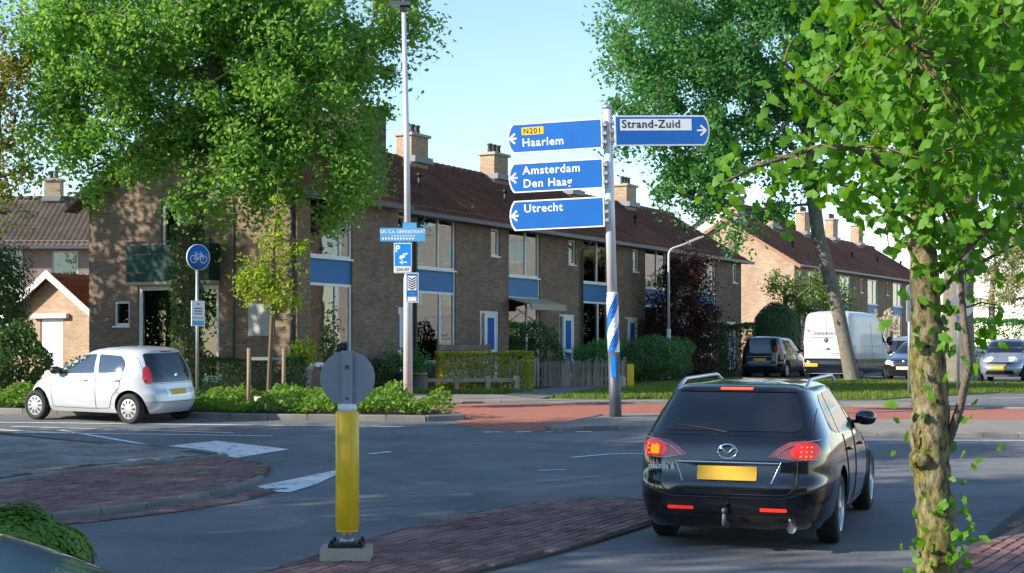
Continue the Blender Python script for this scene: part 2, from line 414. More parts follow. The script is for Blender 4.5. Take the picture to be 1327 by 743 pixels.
def sheet(name, poly, off, mat, parent=None, skirt=0, kind='structure'):
    bm = bmesh.new()
    vs = [bm.verts.new((x, y, 0)) for x, y in poly]
    f = bm.faces.new(vs); bm.normal_update()
    if f.normal.z < 0: f.normal_flip()
    bmesh.ops.triangulate(bm, faces=bm.faces[:])
    ys = [p[1] for p in poly]
    for yy in range(math.ceil(min(ys)), math.floor(max(ys)) + 1):
        if yy > 90 or yy < 10: continue
        bmesh.ops.bisect_plane(bm, geom=bm.verts[:] + bm.edges[:] + bm.faces[:], plane_co=(0, yy, 0), plane_no=(0, 1, 0))
    for v in bm.verts: v.co.z = zt(v.co.y) + off
    if skirt:
        ed = [e for e in bm.edges if e.is_boundary]
        r = bmesh.ops.extrude_edge_only(bm, edges=ed)
        for g in r['geom']:
            if isinstance(g, bmesh.types.BMVert): g.co.z -= skirt
        bmesh.ops.recalc_face_normals(bm, faces=bm.faces[:])
    me = bpy.data.meshes.new(name); bm.to_mesh(me); bm.free()
    o = link(name, me, mat, parent)
    if kind and not parent: o['kind'] = kind
    return o

def bevel_box(name, l, w_, h, b=.008):
    """a paving piece, its top at z=0"""
    x, y = l / 2, w_ / 2
    m = MB()
    lo = [(-x, -y, -h), (x, -y, -h), (x, y, -h), (-x, y, -h)]
    mi = [(-x, -y, -b), (x, -y, -b), (x, y, -b), (-x, y, -b)]
    to = [(-x + b, -y + b, 0), (x - b, -y + b, 0), (x - b, y - b, 0), (-x + b, y - b, 0)]
    for a, c in ((lo, mi), (mi, to)):
        for i in range(4):
            j = (i + 1) % 4; m.face([a[i], a[j], c[j], c[i]])
    m.face(to)
    me = m.mesh(name, fix=False)
    bm = bmesh.new(); bm.from_mesh(me); bmesh.ops.remove_doubles(bm, verts=bm.verts, dist=1e-5); bmesh.ops.recalc_face_normals(bm, faces=bm.faces); bm.to_mesh(me); bm.free()
    return me

def pave(parent, poly, off, piece, mat, ang, l, w_, gap, limit=300, bond=True, seed=1):
    rg = random.Random(seed)
    me = bevel_box(piece, l, w_, .05); me.materials.append(M[mat])
    ca, sa = math.cos(ang), math.sin(ang)
    us = [x * ca + y * sa for x, y in poly]; vs = [-x * sa + y * ca for x, y in poly]
    spots = []
    v = min(vs); row = 0
    while v < max(vs):
        u = min(us) - (row % 2) * (l + gap) / 2 * bond
        while u < max(us) + l:
            c = []
            for du, dv in ((-.5, -.5), (.5, -.5), (.5, .5), (-.5, .5)):
                U, V_ = u + du * l * .9, v + dv * w_ * .9
                c.append((U * ca - V_ * sa, U * sa + V_ * ca))
            if all(inside(x, y, poly) for x, y in c):
                spots.append((u * ca - v * sa, u * sa + v * ca))
            u += l + gap
        v += w_ + gap; row += 1
    spots.sort(key=lambda p: p[0] ** 2 + p[1] ** 2)
    rest = MB()
    for i, (x, y) in enumerate(spots):
        sl_ = math.atan((zt(y + .3) - zt(y - .3)) / .6)
        mat_ = Matrix.Translation((x, y, zt(y) + off + rg.uniform(-.004, .004))) @ Euler((sl_ + rg.uniform(-.012, .012), rg.uniform(-.012, .012), 0)).to_matrix().to_4x4() @ Matrix.Rotation(ang + rg.uniform(-.012, .012), 4, 'Z')
        if i < limit:
            o = link(piece, me, None, parent); o.matrix_world = mat_
        else:
            n = len(rest.v)
            rest.v += [tuple(mat_ @ q.co) for q in me.vertices]
            for p in me.polygons: rest.f.append(tuple(n + k for k in p.vertices)); rest.sm.append(False)
    if rest.v:
        o = rest.build(piece + '_paving', mat, parent, fix=False); o['kind'] = 'stuff'

KERB_ME = {}
def kerb(parent, pts, top, l=1.0, w_=.14, mat='kerb_stone', h=.3):
    P_ = [Vector((x, y)) for x, y in pts]
    key = (l, w_, h, mat)
    if key not in KERB_ME:
        me = bevel_box('kerb_stone', l - .012, w_, h, .02); me.materials.append(M[mat]); KERB_ME[key] = me
    tot = [0]
    for a, b in zip(P_, P_[1:]): tot.append(tot[-1] + (b - a).length)
    def at(s):
        for i in range(len(P_) - 1):
            if s <= tot[i + 1] or i == len(P_) - 2:
                return P_[i].lerp(P_[i + 1], (s - tot[i]) / (tot[i + 1] - tot[i]))
    s = 0
    while s + l <= tot[-1] + .01:
        a, b = at(s), at(min(s + l, tot[-1])); c = (a + b) / 2
        za, zb_ = zt(a.y), zt(b.y); d = b - a
        o = link('kerb_stone', KERB_ME[key], None, parent)
        o.rotation_euler = (0, -math.atan2(zb_ - za, d.length), math.atan2(d.y, d.x))
        o.location = (c.x, c.y, (za + zb_) / 2 + top)
        s += l

def leaf_cloud(pts, size, seed=0, flat=0.0, aspect=.62, var=.35, fold=.25):
    """leaf-shaped folded quads at the points"""
    rg = np.random.default_rng(seed); n = len(pts); pts = np.asarray(pts, float)
    nn = rg.normal(size=(n, 3)); nn[:, 2] = np.abs(nn[:, 2]) + flat
    nn /= np.linalg.norm(nn, axis=1, keepdims=True)
    t = rg.normal(size=(n, 3)); t -= nn * (t * nn).sum(1, keepdims=True); t /= np.linalg.norm(t, axis=1, keepdims=True)
    b = np.cross(nn, t)
    s = (size * (1 + rg.uniform(-var, var, n)))[:, None]
    V = np.empty((n, 4, 3))
    V[:, 0] = pts - t * s * .5
    V[:, 1] = pts + b * s * aspect * .5 - nn * s * fold * .3 + t * s * .05
    V[:, 2] = pts + t * s * .5 - nn * s * fold * .3
    V[:, 3] = pts - b * s * aspect * .5 - nn * s * fold * .3 + t * s * .05
    F = np.arange(n * 4).reshape(n, 4)
    F2 = np.concatenate([F[:, [0, 1, 2]], F[:, [0, 2, 3]]])
    return V.reshape(-1, 3), F2

# the lie of the land: one sheet out to the horizon
ys = [-40, 0] + list(range(10, 91)) + [120, 200, 500, 1500]
xs = [-1500, -300, -60, -20, 0, 20, 60, 300, 1500]
gv = [(x, y, zt(y) if y < 100 else zt(100)) for y in ys for x in xs]
gf = [(j * 9 + i, j * 9 + i + 1, (j + 1) * 9 + i + 1, (j + 1) * 9 + i) for j in range(len(ys) - 1) for i in range(8)]
gm = bpy.data.meshes.new('road'); gm.from_pydata(gv, [], gf); gm.update()
tag(link('road', gm, 'asphalt'), kind='structure')

RED = [(-1.9, 34.6), (3.5, 34.3), (12, 32.4), (34, 31.6), (34, 28.9), (12, 28.75), (7.1, 28.95), (3.6, 30.5), (2.0, 30.4), (.56, 26.9),
       (-.7, 27.5), (-.95, 28.7), (-1.3, 30.4), (-2.1, 32), (-3.4, 33.4), (-9, 34.6), (-18, 36.4), (-18, 37.4), (-9, 35.6)]
sheet('cycle_path', RED, .004, 'red_asphalt')
PAVE = [(-30, 40), (-18, 37.6), (-9, 35.8), (-1.9, 34.8), (3.5, 34.5), (12, 32.6), (34, 31.8), (34, 32.6), (12, 33.4), (9, 34.6), (3.5, 35.6), (.7, 36), (-.3, 38.2), (-4, 39.2), (-9, 40), (-30, 46)]
pv = sheet('pavement', PAVE, .03, 'beige_paving', skirt=.08)
kerb(pv, [(-18, 37.5), (-9, 35.7), (-1.9, 34.7), (3.5, 34.4), (12, 32.5), (24, 31.9)], .045, w_=.12)
sheet('front_garden_ground', [(-30, 46.2), (-9, 40.1), (-4, 39.3), (-.3, 38.3), (.5, 40), (3.2, 46), (5, 46.5), (8, 54), (20, 72), (30, 100), (-40, 100)], .02, 'soil')
sheet('garden_path', [(-.2, 38.2), (.7, 36.05), (3.2, 45.6), (1.5, 44.9)], .034, 'garden_path')
LAWN = [(.9, 36.2), (3.5, 35.8), (6, 35.6), (9, 36), (13, 39.6), (34, 41), (34, 47.5), (15.5, 48.2), (12.5, 52.4), (9, 55), (7, 53.5), (4, 46.5)]
lawn = sheet('lawn', LAWN, .03, 'lawn', skirt=.06)
ISL = [(.62, 26.9), (2.05, 30.25), (3.55, 30.35), (7.1, 28.8), (12, 28.6), (34, 28.7), (34, 25.6), (12, 25.7), (7, 26), (4.5, 26.6), (2.6, 27.5), (1.4, 27.2)]
isl = sheet('traffic_island', ISL, .075, 'beige_paving', skirt=.1)
kerb(isl, [(34, 25.5), (12, 25.6), (7, 25.9), (4.5, 26.5), (2.6, 27.4), (1.4, 27.1), (.55, 26.8), (1.95, 30.3)], .09, l=.6, w_=.12)
STRIP = [(-18, 33.2), (-13, 31.9), (-8, 30.7), (-5.1, 29.75), (-3.4, 29.55), (-1.6, 29.3), (-1.1, 29.6), (-1.5, 30.8), (-2.3, 32.2), (-3.5, 33.2), (-9, 34.4), (-18, 36.2)]
strip = sheet('planting_bed', STRIP, .10, 'soil', skirt=.14)
kerb(strip, [(-18, 33.1), (-13, 31.8), (-8, 30.6), (-5.1, 29.65), (-3.4, 29.45), (-1.6, 29.2), (-1.0, 29.55), (-1.4, 30.8), (-2.2, 32.2)], .12, l=.8)
# grey paved island on the side of the junction, with its strip of red clinkers
GREY = [(-16, 29.2), (-8.86, 25.7), (-7.1, 24.3), (-5.2, 23.0), (-4.3, 22.0), (-4.75, 21.5), (-5.7, 20.5), (-6.15, 19.6), (-6.5, 18.7), (-8, 17.2), (-16, 14)]
gi = sheet('pavement', GREY, .09, 'joint_sand', skirt=.14)
pave(gi, [(x + .02, y - .02) for x, y in GREY], .10, 'paving_slab', 'paver_grey', R(-38), .295, .295, .012, 300, True, 3)
kerb(gi, [(-4.25, 22.05), (-4.7, 21.4), (-5.65, 20.4), (-6.1, 19.5), (-6.45, 18.6), (-8, 17.05)], .104, l=.6, w_=.10)
kerb(gi, [(-16, 29.3), (-8.86, 25.8), (-7.1, 24.4), (-5.2, 23.1), (-4.25, 22.05)], .10, l=.8, w_=.12)
CLK = [(-4.2, 21.95), (-3.75, 21.5), (-3.4, 20.85), (-3.3, 19.9), (-3.36, 18.7), (-3.65, 17.65), (-4.05, 16.8), (-4.66, 16.05), (-6, 14.6), (-9, 12), (-9, 16.2), (-6.4, 18.5), (-6.05, 19.45), (-5.6, 20.35), (-4.65, 21.35)]
ck = sheet('cycle_path', CLK, .05, 'joint_sand', skirt=.1)
pave(ck, CLK, .062, 'clinker', 'paver_red', R(52), .195, .092, .012, 300, True, 5)
kerb(ck, [(-3.3, 19.5), (-3.4, 18.6), (-3.7, 17.55), (-4.1, 16.7), (-4.7, 15.95), (-6.05, 14.5), (-8.5, 12.3)], .066, l=.6, w_=.10)
GUT = [(-2.75, 18.6), (-3.2, 18.6), (-3.55, 17.45), (-3.95, 16.6), (-4.55, 15.85), (-5.9, 14.4), (-5.6, 14.15), (-4.25, 15.55), (-3.6, 16.35), (-3.15, 17.2)]
gt = sheet('gutter_strip', GUT, .006, 'joint_sand')
pave(gt, GUT, .014, 'clinker', 'paver_red', R(52), .195, .092, .012, 300, True, 6)
sheet('grass_patch', [(-12, 23.4), (-8.6, 23.0), (-7.75, 22.3), (-7.95, 21.8), (-8.6, 21.4), (-12, 20.3)], .125, 'lawn', skirt=.05)
# low oval of red clinkers between the lanes
OVAL = [(-2.6, 10.6), (-1.95, 12.2), (-1.57, 13.45), (-.85, 15.35), (-.2, 16.4), (.33, 17.1), (.97, 17.45), (1.5, 17.3), (1.75, 16.6), (1.6, 15.6), (1.3, 14.9), (.75, 13.8), (.25, 12.9), (-.3, 12.05), (-1.1, 10.6)]
ov = sheet('traffic_island', OVAL, .028, 'joint_sand', skirt=.04)
pave(ov, OVAL, .042, 'clinker', 'paver_red', R(64), .195, .092, .014, 300, True, 8)
# pavement round the ginkgo
COR = [(8, 20.6), (5.75, 16.6), (4.6, 14.3), (3.88, 12.9), (3.2, 11.4), (2.2, 9), (1.2, 6.6), (.6, 4.5), (9, 4.5), (14, 12), (14, 20.6)]
co = sheet('pavement', COR, .05, 'joint_sand', skirt=.08)
pave(co, [(8, 20.3), (5.85, 16.6), (4.7, 14.3), (3.98, 12.9), (3.3, 11.4), (5.0, 11.4), (7.6, 16.5), (8.4, 20.3)], .062, 'clinker', 'paver_red', R(60), .195, .092, .014, 300, True, 9)
pave(co, [(5.1, 11.4), (7.7, 16.5), (8.5, 20.3), (9.4, 20.3), (9.4, 14), (7, 11.4)], .062, 'paving_slab', 'paver_grey', R(60), .295, .295, .012, 300, True, 10)

def mark(poly, name='road_marking'):
    return sheet(name, poly, .009, 'road_paint')
mark([(-5.73, 24.03), (-5.01, 25.1), (-3.55, 23.66), (-4.15, 22.35)])
mark([(-3.22, 18.75), (-2.45, 20.67), (-2.36, 20.3), (-2.5, 19), (-2.72, 18.1), (-3.0, 18.2)])
def stripe(pts, wd):
    P_ = [Vector(p) for p in pts]
    for a, b in zip(P_, P_[1:]):
        d = (b - a).normalized(); n = Vector((-d.y, d.x)) * wd / 2
        mark([tuple(a + n), tuple(a - n), tuple(b - n), tuple(b + n)])
stripe([(-12.5, 29.0), (-9.0, 27.0), (-8.0, 26.6)], .12)
stripe([(-10.5, 26.9), (-4.2, 26.0)], .10)
stripe([(-8.3, 27.2), (-5.75, 24.1)], .12)
stripe([(-9.5, 28.0), (-5.0, 26.6)], .10)
stripe([(-13, 29.3), (-2, 27.9)], .12)
stripe([(-2.95, 24.6), (-2.6, 25.2)], .10)
stripe([(-2.2, 22.9), (-1.9, 23.3)], .10)
stripe([(.35, 20.6), (.75, 20.75)], .06)
stripe([(.9, 22.4), (1.5, 22.9), (2.2, 23.0)], .09)
for i in range(4): stripe([(-.5 + i * .55, 26.75 + .02 * i), (-.2 + i * .55, 26.8 + .02 * i)], .14)
for i in range(5): stripe([(9.5 + 2.4 * i, 36.2 + .5 * i), (10.6 + 2.4 * i, 36.4 + .5 * i)], .12)
stripe([(5.5, 25.2), (30, 24.9)], .1)

# grass blades on the verge
rg = np.random.default_rng(4)
def grass(name, poly, n, off, hgt, label, seed):
    g = np.random.default_rng(seed); out = []
    x0, x1 = min(p[0] for p in poly), max(p[0] for p in poly); y0, y1 = min(p[1] for p in poly), max(p[1] for p in poly)
    while len(out) < n:
        x, y = g.uniform(x0, x1), g.uniform(y0, y1)
        if x > 20: continue
        if inside(x, y, poly): out.append((x, y, zt(y) + off))
    P_ = np.array(out); a = g.uniform(0, 6.283, n); h = hgt * g.uniform(.5, 1.3, n); wv = .012 + .01 * g.random(n)
    V = np.empty((n, 3, 3)); d = np.stack([np.cos(a), np.sin(a), np.zeros(n)], 1)
    V[:, 0] = P_ + d * wv[:, None]; V[:, 1] = P_ - d * wv[:, None]
    V[:, 2] = P_ + np.stack([g.normal(0, .3, n) * h, g.normal(0, .3, n) * h, h], 1)
    o = link(name, np_mesh(name, V.reshape(-1, 3), np.arange(n * 3).reshape(n, 3)), 'blade_grass')
    tag(o, label, 'grass', kind='stuff')
grass('grass', LAWN, 60000, .03, .09, 'short sunlit grass on the verge before the parked cars', 1)
grass('grass', [(-12, 23.4), (-8.6, 23.0), (-7.75, 22.3), (-7.95, 21.8), (-8.6, 21.4), (-12, 20.3)], 9000, .125, .07, 'small tuft of mown grass in the grey paving', 2)
grass('grass', [(-6.5, 39.6), (-.5, 38.3), (.4, 39.6), (-2, 41), (-6, 41)], 9000, .02, .12, 'rough grass below the wooden rail and plant pots', 3)
# ------------------------------------------------------------------ houses
def wall_holes(mb, a, b, z0, z1, holes, P, depth=.14):
    """wall in a plane with openings cut out; P(u,z,inward)->point"""
    us = sorted({a, b, *[h[0] for h in holes], *[h[1] for h in holes]}); zs = sorted({z0, z1, *[h[2] for h in holes], *[h[3] for h in holes]})
    for u0, u1 in zip(us, us[1:]):
        for w0, w1 in zip(zs, zs[1:]):
            cu, cw = (u0 + u1) / 2, (w0 + w1) / 2
            if any(h[0] < cu < h[1] and h[2] < cw < h[3] for h in holes): continue
            mb.face([P(u0, w0, 0), P(u1, w0, 0), P(u1, w1, 0), P(u0, w1, 0)])
    for h in holes:
        q = [(h[0], h[2]), (h[1], h[2]), (h[1], h[3]), (h[0], h[3])]
        for i in range(4):
            (u0, w0), (u1, w1) = q[i], q[(i + 1) % 4]
            mb.face([P(u0, w0, 0), P(u1, w1, 0), P(u1, w1, depth), P(u0, w0, depth)])

TILE = {}
hrnd = random.Random(12)
def tile_slope(W, run, rise, y0, z0, sgn, tw=.24, tl=.34):
    """one roof slope of pantiles: columns roll, rows overlap"""
    L = math.hypot(run, rise); nr = max(2, round(L / tl)); nc = max(2, round(W / tw)); k = 5
    sx = np.linspace(0, W, nc * k + 1)
    roll = .02 * np.sin(np.arange(nc * k + 1) / k * 2 * math.pi)
    V = []; F = []
    nx = len(sx); ny = -sgn * rise / L; nz = run / L
    for r in range(nr):
        for e in (0, 1):
            s = (r + e * 1.06) * L / nr
            up = .035 if e == 0 else .004
            yy = y0 + sgn * s * run / L; zz = z0 + s * rise / L
            h = roll + up
            V.append(np.stack([sx, yy + ny * h, zz + nz * h], 1))
        # front lip
    V = np.concatenate(V)
    idx = np.arange(nx - 1)
    for r in range(nr):
        a = (2 * r) * nx + idx; b = (2 * r + 1) * nx + idx
        F.append(np.stack([a, a + 1, b + 1, b], 1))
        if r:
            p = (2 * r - 1) * nx + idx
            F.append(np.stack([p, p + 1, a + 1, a], 1))
    F = np.concatenate(F)
    if sgn < 0: F = F[:, ::-1]
    return V, F

def roof_mesh(W, D, H, Hr, over=.4, ox=(0, 0)):
    key = (round(W, 2), D, H, Hr, over, ox)
    if key in TILE: return TILE[key]
    run = D + over; rise = (Hr - H) / D * run; ze = Hr - rise
    Wt = W + ox[0] + ox[1]
    V1, F1 = tile_slope(Wt, run, rise, -over, ze, 1); V2, F2 = tile_slope(Wt, run, rise, 2 * D + over, ze, -1)
    V = np.concatenate([V1, V2]); V[:, 0] -= ox[0]
    me = np_mesh('roof', V, np.concatenate([F1, F2 + len(V1)]), True)
    TILE[key] = me; return me

def window(parent, x0, x1, z0, z1, P, name='window', cols=(1,), rows=(1,), fr=.07, glass='pane_glass', mat='white_paint', frame_mb=None, curtain=False):
    """frame as the part, panes as sub-parts; P(u,z,inward)"""
    def bar(mb, u0, u1, w0, w1, d0, d1):
        p = [P(u, w_, d) for d in (d0, d1) for u, w_ in ((u0, w0), (u1, w0), (u1, w1), (u0, w1))]
        n = len(mb.v); mb.v += [tuple(q) for q in p]
        for q in ((0, 1, 2, 3), (7, 6, 5, 4), (0, 4, 5, 1), (1, 5, 6, 2), (2, 6, 7, 3), (3, 7, 4, 0)): mb.f.append(tuple(n + i for i in q)); mb.sm.append(False)
    mb = MB()
    bar(mb, x0, x1, z0, z0 + fr, .05, .14); bar(mb, x0, x1, z1 - fr, z1, .05, .14)
    bar(mb, x0, x0 + fr, z0 + fr, z1 - fr, .05, .14); bar(mb, x1 - fr, x1, z0 + fr, z1 - fr, .05, .14)
    iw = x1 - x0 - 2 * fr; ih = z1 - z0 - 2 * fr; sc_ = sum(cols); sr = sum(rows)
    u = x0 + fr; us = [u]
    for c in cols: u += iw * c / sc_; us.append(u)
    v = z0 + fr; vs = [v]
    for r in rows: v += ih * r / sr; vs.append(v)
    for u in us[1:-1]: bar(mb, u - fr * .5, u + fr * .5, z0 + fr, z1 - fr, .052, .138)
    for v in vs[1:-1]: bar(mb, x0 + fr, x1 - fr, v - fr * .5, v + fr * .5, .055, .135)
    bar(mb, x0 - .03, x1 + .03, z0 - .05, z0, -.03, .10)
    fo = mb.build(name, mat, parent)
    for i in range(len(us) - 1):
        for j in range(len(vs) - 1):
            a0 = us[i] + (fr * .5 if i else 0); a1 = us[i + 1] - (fr * .5 if i < len(us) - 2 else 0)
            b0 = vs[j] + (fr * .5 if j else 0); b1 = vs[j + 1] - (fr * .5 if j < len(vs) - 2 else 0)
            pm = MB(); bar(pm, a0, a1, b0, b1, .085, .10); pm.build('pane', glass, fo)
    return fo

def door(parent, x0, x1, z1, P, side=.42, mat='blue_door'):
    def bar(mb, u0, u1, w0, w1, d0, d1):
        p = [P(u, w_, d) for d in (d0, d1) for u, w_ in ((u0, w0), (u1, w0), (u1, w1), (u0, w1))]
        n = len(mb.v); mb.v += [tuple(q) for q in p]
        for q in ((0, 1, 2, 3), (7, 6, 5, 4), (0, 4, 5, 1), (1, 5, 6, 2), (2, 6, 7, 3), (3, 7, 4, 0)): mb.f.append(tuple(n + i for i in q)); mb.sm.append(False)
    f = .08; xs_ = x0 + side
    m = MB()
    bar(m, x0, x0 + f, .02, z1, .03, .14); bar(m, x1 - f, x1, .02, z1, .03, .14); bar(m, x0 + f, x1 - f, z1 - f, z1, .03, .14)
    bar(m, xs_ - f / 2, xs_ + f / 2, .02, z1 - f, .032, .138); bar(m, x0 + f, xs_ - f / 2, .55, .55 + f, .035, .135)
    # white stiles of the leaf
    a, b = xs_ + f / 2, x1 - f
    bar(m, a, a + .12, .05, z1 - f, .05, .10); bar(m, b - .12, b, .05, z1 - f, .05, .10); bar(m, a + .12, b - .12, z1 - f - .14, z1 - f, .05, .10)
    bar(m, a + .12, b - .12, .05, .2, .05, .10); bar(m, a + .12, b - .12, .95, 1.07, .05, .10)
    d = m.build('door', 'white_paint', parent)
    p = MB(); bar(p, a + .12, b - .12, .2, .95, .06, .09); bar(p, a + .12, b - .12, 1.07, z1 - f - .14, .06, .09); p.build('door_panel', mat, d)
    p = MB(); bar(p, x0 + f, xs_ - f / 2, .55 + f, z1 - f, .085, .1); bar(p, x0 + f, xs_ - f / 2, .02, .55, .085, .1); p.build('pane', 'pane_glass', d)
    p = MB(); bar(p, a + .04, a + .07, 1.0, 1.14, .0, .05); p.build('handle', 'silver', d)

def chimney(parent, x, y, zr, wx=1.1, wy=.62, h=1.15, pots=3, mat='brick_pale'):
    m = MB(); m.box(x - wx / 2, x + wx / 2, y - wy / 2, y + wy / 2, zr - .5, zr + h)
    c = m.build('chimney', mat, parent)
    m = MB(); m.box(x - wx / 2 - .08, x + wx / 2 + .08, y - wy / 2 - .08, y + wy / 2 + .08, zr + h, zr + h + .1); m.build('chimney_cap', 'concrete', c)
    m = MB(); m.box(x - wx / 2 - .04, x + wx / 2 + .04, y - wy / 2 - .18, y + wy / 2 + .18, zr - .12, zr + .09); m.build('flashing', 'lead', c)
    for k in range(pots):
        px = x + (k - (pots - 1) / 2) * wx * .3
        m = MB(); m.lathe([(.10, zr + h + .1), (.08, zr + h + .38), (.11, zr + h + .40), (.11, zr + h + .45), (.02, zr + h + .47)], 10, Matrix.Translation((px, y, 0)))
        m.build('chimney_pot', 'pot_dark', c)

def terrace(name, label, cat, loc, rz, W, D, H, Hr, *, doors=(), bays=(), smalls=(), ends=(False, False), wall='brick_brown', tile='roof_tile',
            chim=None, pipes=(), gut=True, group=None, ox=(0, 0), vents=(), awn=None, bay_open=True):
    root = empty(name, loc, rz, label, cat, group)
    P = lambda u, z, d: (u, d, z)
    holes = []
    for (a, b, t) in doors: holes.append((a, b, .02, t))
    for (a, b) in bays: holes.append((a, b, .62, 5.22))
    for (a, b, c, d) in smalls: holes.append((a, b, c, d))
    m = MB(); wall_holes(m, 0, W, -.6, H + .05, holes, P)
    m.face([(0, 2 * D, -.6), (W, 2 * D, -.6), (W, 2 * D, H + .05), (0, 2 * D, H + .05)])
    for e, x in zip(ends, (0, W)):
        m.face([(x, 0, -.6), (x, 2 * D, -.6), (x, 2 * D, H + .05), (x, D, Hr + .0), (x, 0, H + .05)])
    m.build('wall', wall, root, fix=False)
    m = MB(); m.box(.05, W - .05, .9, 1.0, -.5, H - .1); m.build('inner_partition', 'room_wall', root)
    ro = link('roof', roof_mesh(W, D, H, Hr, .4, ox), tile, root)
    m = MB()
    n = max(2, round(W / .4)); st = (W + ox[0] + ox[1]) / n
    for k in range(n):
        m.tube([(-ox[0] + k * st, D, Hr - .01), (-ox[0] + (k + 1.04) * st, D, Hr + .015)], [.13, .145], 8)
    m.build('ridge_tiles', tile, ro)
    if gut:
        run = D + .4; ze = Hr - (Hr - H) / D * run
        m = MB(); m.box(-ox[0], W + ox[1], -.55, -.41, ze - .10, ze + .02); m.box(-ox[0], W + ox[1], -.42, 0, ze - .08, ze - .04)
        m.build('gutter', 'gutter_grey', root)
    for (a, b, t) in doors: door(root, a, b, t, P)
    for (a, b) in bays:
        window(root, a, b, 3.58, 5.22, P, cols=(1.15, .85), rows=(1,), glass='pane_glass')
        m = MB(); m.box(a, b, .06, .13, 2.88, 3.53); pn = m.build('panel', 'blue_panel', root)
        for q in (a, b - .06): MB().box(q, q + .06, .04, .06, 2.88, 3.53).build('panel_trim', 'white_paint', pn)
        window(root, a, b, .67, 2.88, P, cols=(1.25, .75), glass='pane_glass')
        for s in (0, 1):
            for z0, z1 in ((.8, 2.75), (3.68, 5.15)):
                nk = hrnd.choice((0, 4, 6, 9, 13)); x0 = a + .08 if s == 0 else b - .08 - nk * .05
                m = MB()
                for k in range(nk): m.box(x0 + k * .05, x0 + k * .05 + .05, .3 + .03 * (k % 2), .33 + .03 * (k % 2), z0, z1)
                if nk: m.build('curtain', 'curtain', root)
        if hrnd.random() < .75: MB().box(a + .08, a + (b - a) * hrnd.choice((.55, 1)) - .08, .19, .2, 3.66, 5.15).build('added_net_curtain', 'curtain', root)  # net curtains and blinds added to pale the panes like bright reflections
        if hrnd.random() < .6: MB().box(a + .08, b - .08, .19, .2, .75, hrnd.choice((1.5, 1.9, 2.8))).build('added_net_curtain', 'curtain', root)
        zb = hrnd.uniform(4.2, 4.9); MB().box(a + .08, b - .08, .22, .235, zb, 5.15).build('added_roller_blind', 'curtain', root)
    for (a, b, c, d) in smalls: window(root, a, b, c, d, P, fr=.06, glass='pane_glass')
    if chim: chimney(ro, *chim)
    for x in pipes:
        m = MB(); m.tube([(x, -.46, 5.2), (x, -.42, 5.05), (x, -.08, 4.75), (x, -.08, -.3)], .045, 8); m.build('drainpipe', 'gutter_grey', root)
    for (x, s) in vents:
        y = D * s; z = H + (Hr - H) * s
        m = MB(); m.tube([(x, y, z - .1), (x, y, z + .35)], .07, 8); m.tube([(x, y, z + .3), (x, y, z + .42)], .1, 8); m.build('roof_vent', 'black_plastic', ro)
    if awn:
        a, b = awn; m = MB()
        m.prism([(-.02, 2.85), (-.95, 2.62), (-.95, 2.42), (-.9, 2.42), (-.9, 2.57), (-.02, 2.8)], 'x', a, b); aw = m.build('awning', 'awning', root)
        for q in (a + .05, b - .05): MB().tube([(q, 0, 2.0), (q, -.9, 2.56)], .02, 6).build('awning_arm', 'white_paint', aw)
    return root

ANG = math.atan2(.8799, .4752)
DIR = Vector((.4752, .8799, 0)); INW = Vector((-.8799, .4752, 0))
A0 = Vector((-3.89, 43.45, .70))
U = 5.86
info = ['brown brick terraced house beside the tall chimney wall, with blue door behind the lamp post',
        'brown brick terraced house with a cream awning over its ground floor window',
        'brown brick terraced house whose blue door is behind the picket fence',
        'brown brick terraced house between the signpost and the dark purple tree',
        'brown brick terraced house half hidden by the dark purple tree']
for i in range(5):
    W = U
    terrace('terraced_house', info[i], 'house', A0 + DIR * (U * i), ANG, W, 3.7, 5.45, 7.65,
            doors=[(.12, 1.38, 2.35)], bays=[(2.1, 4.4)], smalls=[(.85, 1.45, 4.2, 5.1)], chim=(1.5 if i < 3 else 2.1, 3.5, 7.65, 1.1, .62, .80, 3),
            pipes=[1.85] if i % 2 == 0 else (), group='terraced houses in the long brown row', ends=(i == 0, False), vents=[(4.9, .45)] if i != 2 else [(3, .8)],
            awn=(2.0, 4.6) if i == 1 else None)
terrace('terraced_house', 'brown brick end house of the long row, beside the round dark bush', 'house', A0 + DIR * (U * 5), ANG, 2.0, 3.7, 5.45, 7.65,
        doors=[(.0 + .06, 1.3, 2.35)], smalls=[(.85, 1.45, 4.2, 5.1)], ends=(False, True), ox=(0, .4), group='terraced houses in the long brown row')

# corner house with the balcony: local x along the long row, its gable at x = 0
B0 = Vector((-5.64, 38.9, .70))
WB = 4.9
b = empty('corner_house', B0, ANG, 'brown brick corner house with green balcony behind the ivy-clad tree', 'house')
PF = lambda u, z, d: (u, d, z)
PG = lambda u, z, d: (d, u, z)
D, H, Hr = 3.67, 5.45, 7.65
m = MB()
wall_holes(m, 0, WB, -.6, H + .05, [(.58, 2.55, .62, 5.22)], PF)
gh = [(2.62, 5.51, .25, 2.85), (3.25, 4.65, 2.9, 5.1), (5.82, 6.4, 1.75, 2.45)]
wall_holes(m, 0, 2 * D, -.6, H + .05, gh, PG)
m.face([(0, 0, H + .05), (0, 2 * D, H + .05), (0, D, Hr)])
m.face([(WB, 0, -.6), (WB, 2 * D, -.6), (WB, 2 * D, H), (WB, D, Hr), (WB, 0, H)])
m.face([(0, 2 * D, -.6), (WB, 2 * D, -.6), (WB, 2 * D, H), (0, 2 * D, H)])
m.build('wall', 'brick_brown', b, fix=False)
m = MB(); m.box(.9, 4.8, .9, 6.4, -.5, 5.3); m.build('inner_partition', 'room_wall', b)
ro = link('roof', roof_mesh(WB, D, H, Hr, .4, (.5, 0)), 'roof_tile', b)
m = MB(); m.tube([(-.5, D, Hr), (WB, D, Hr)], .14, 8); m.build('ridge_tiles', 'roof_tile', ro)
m = MB()
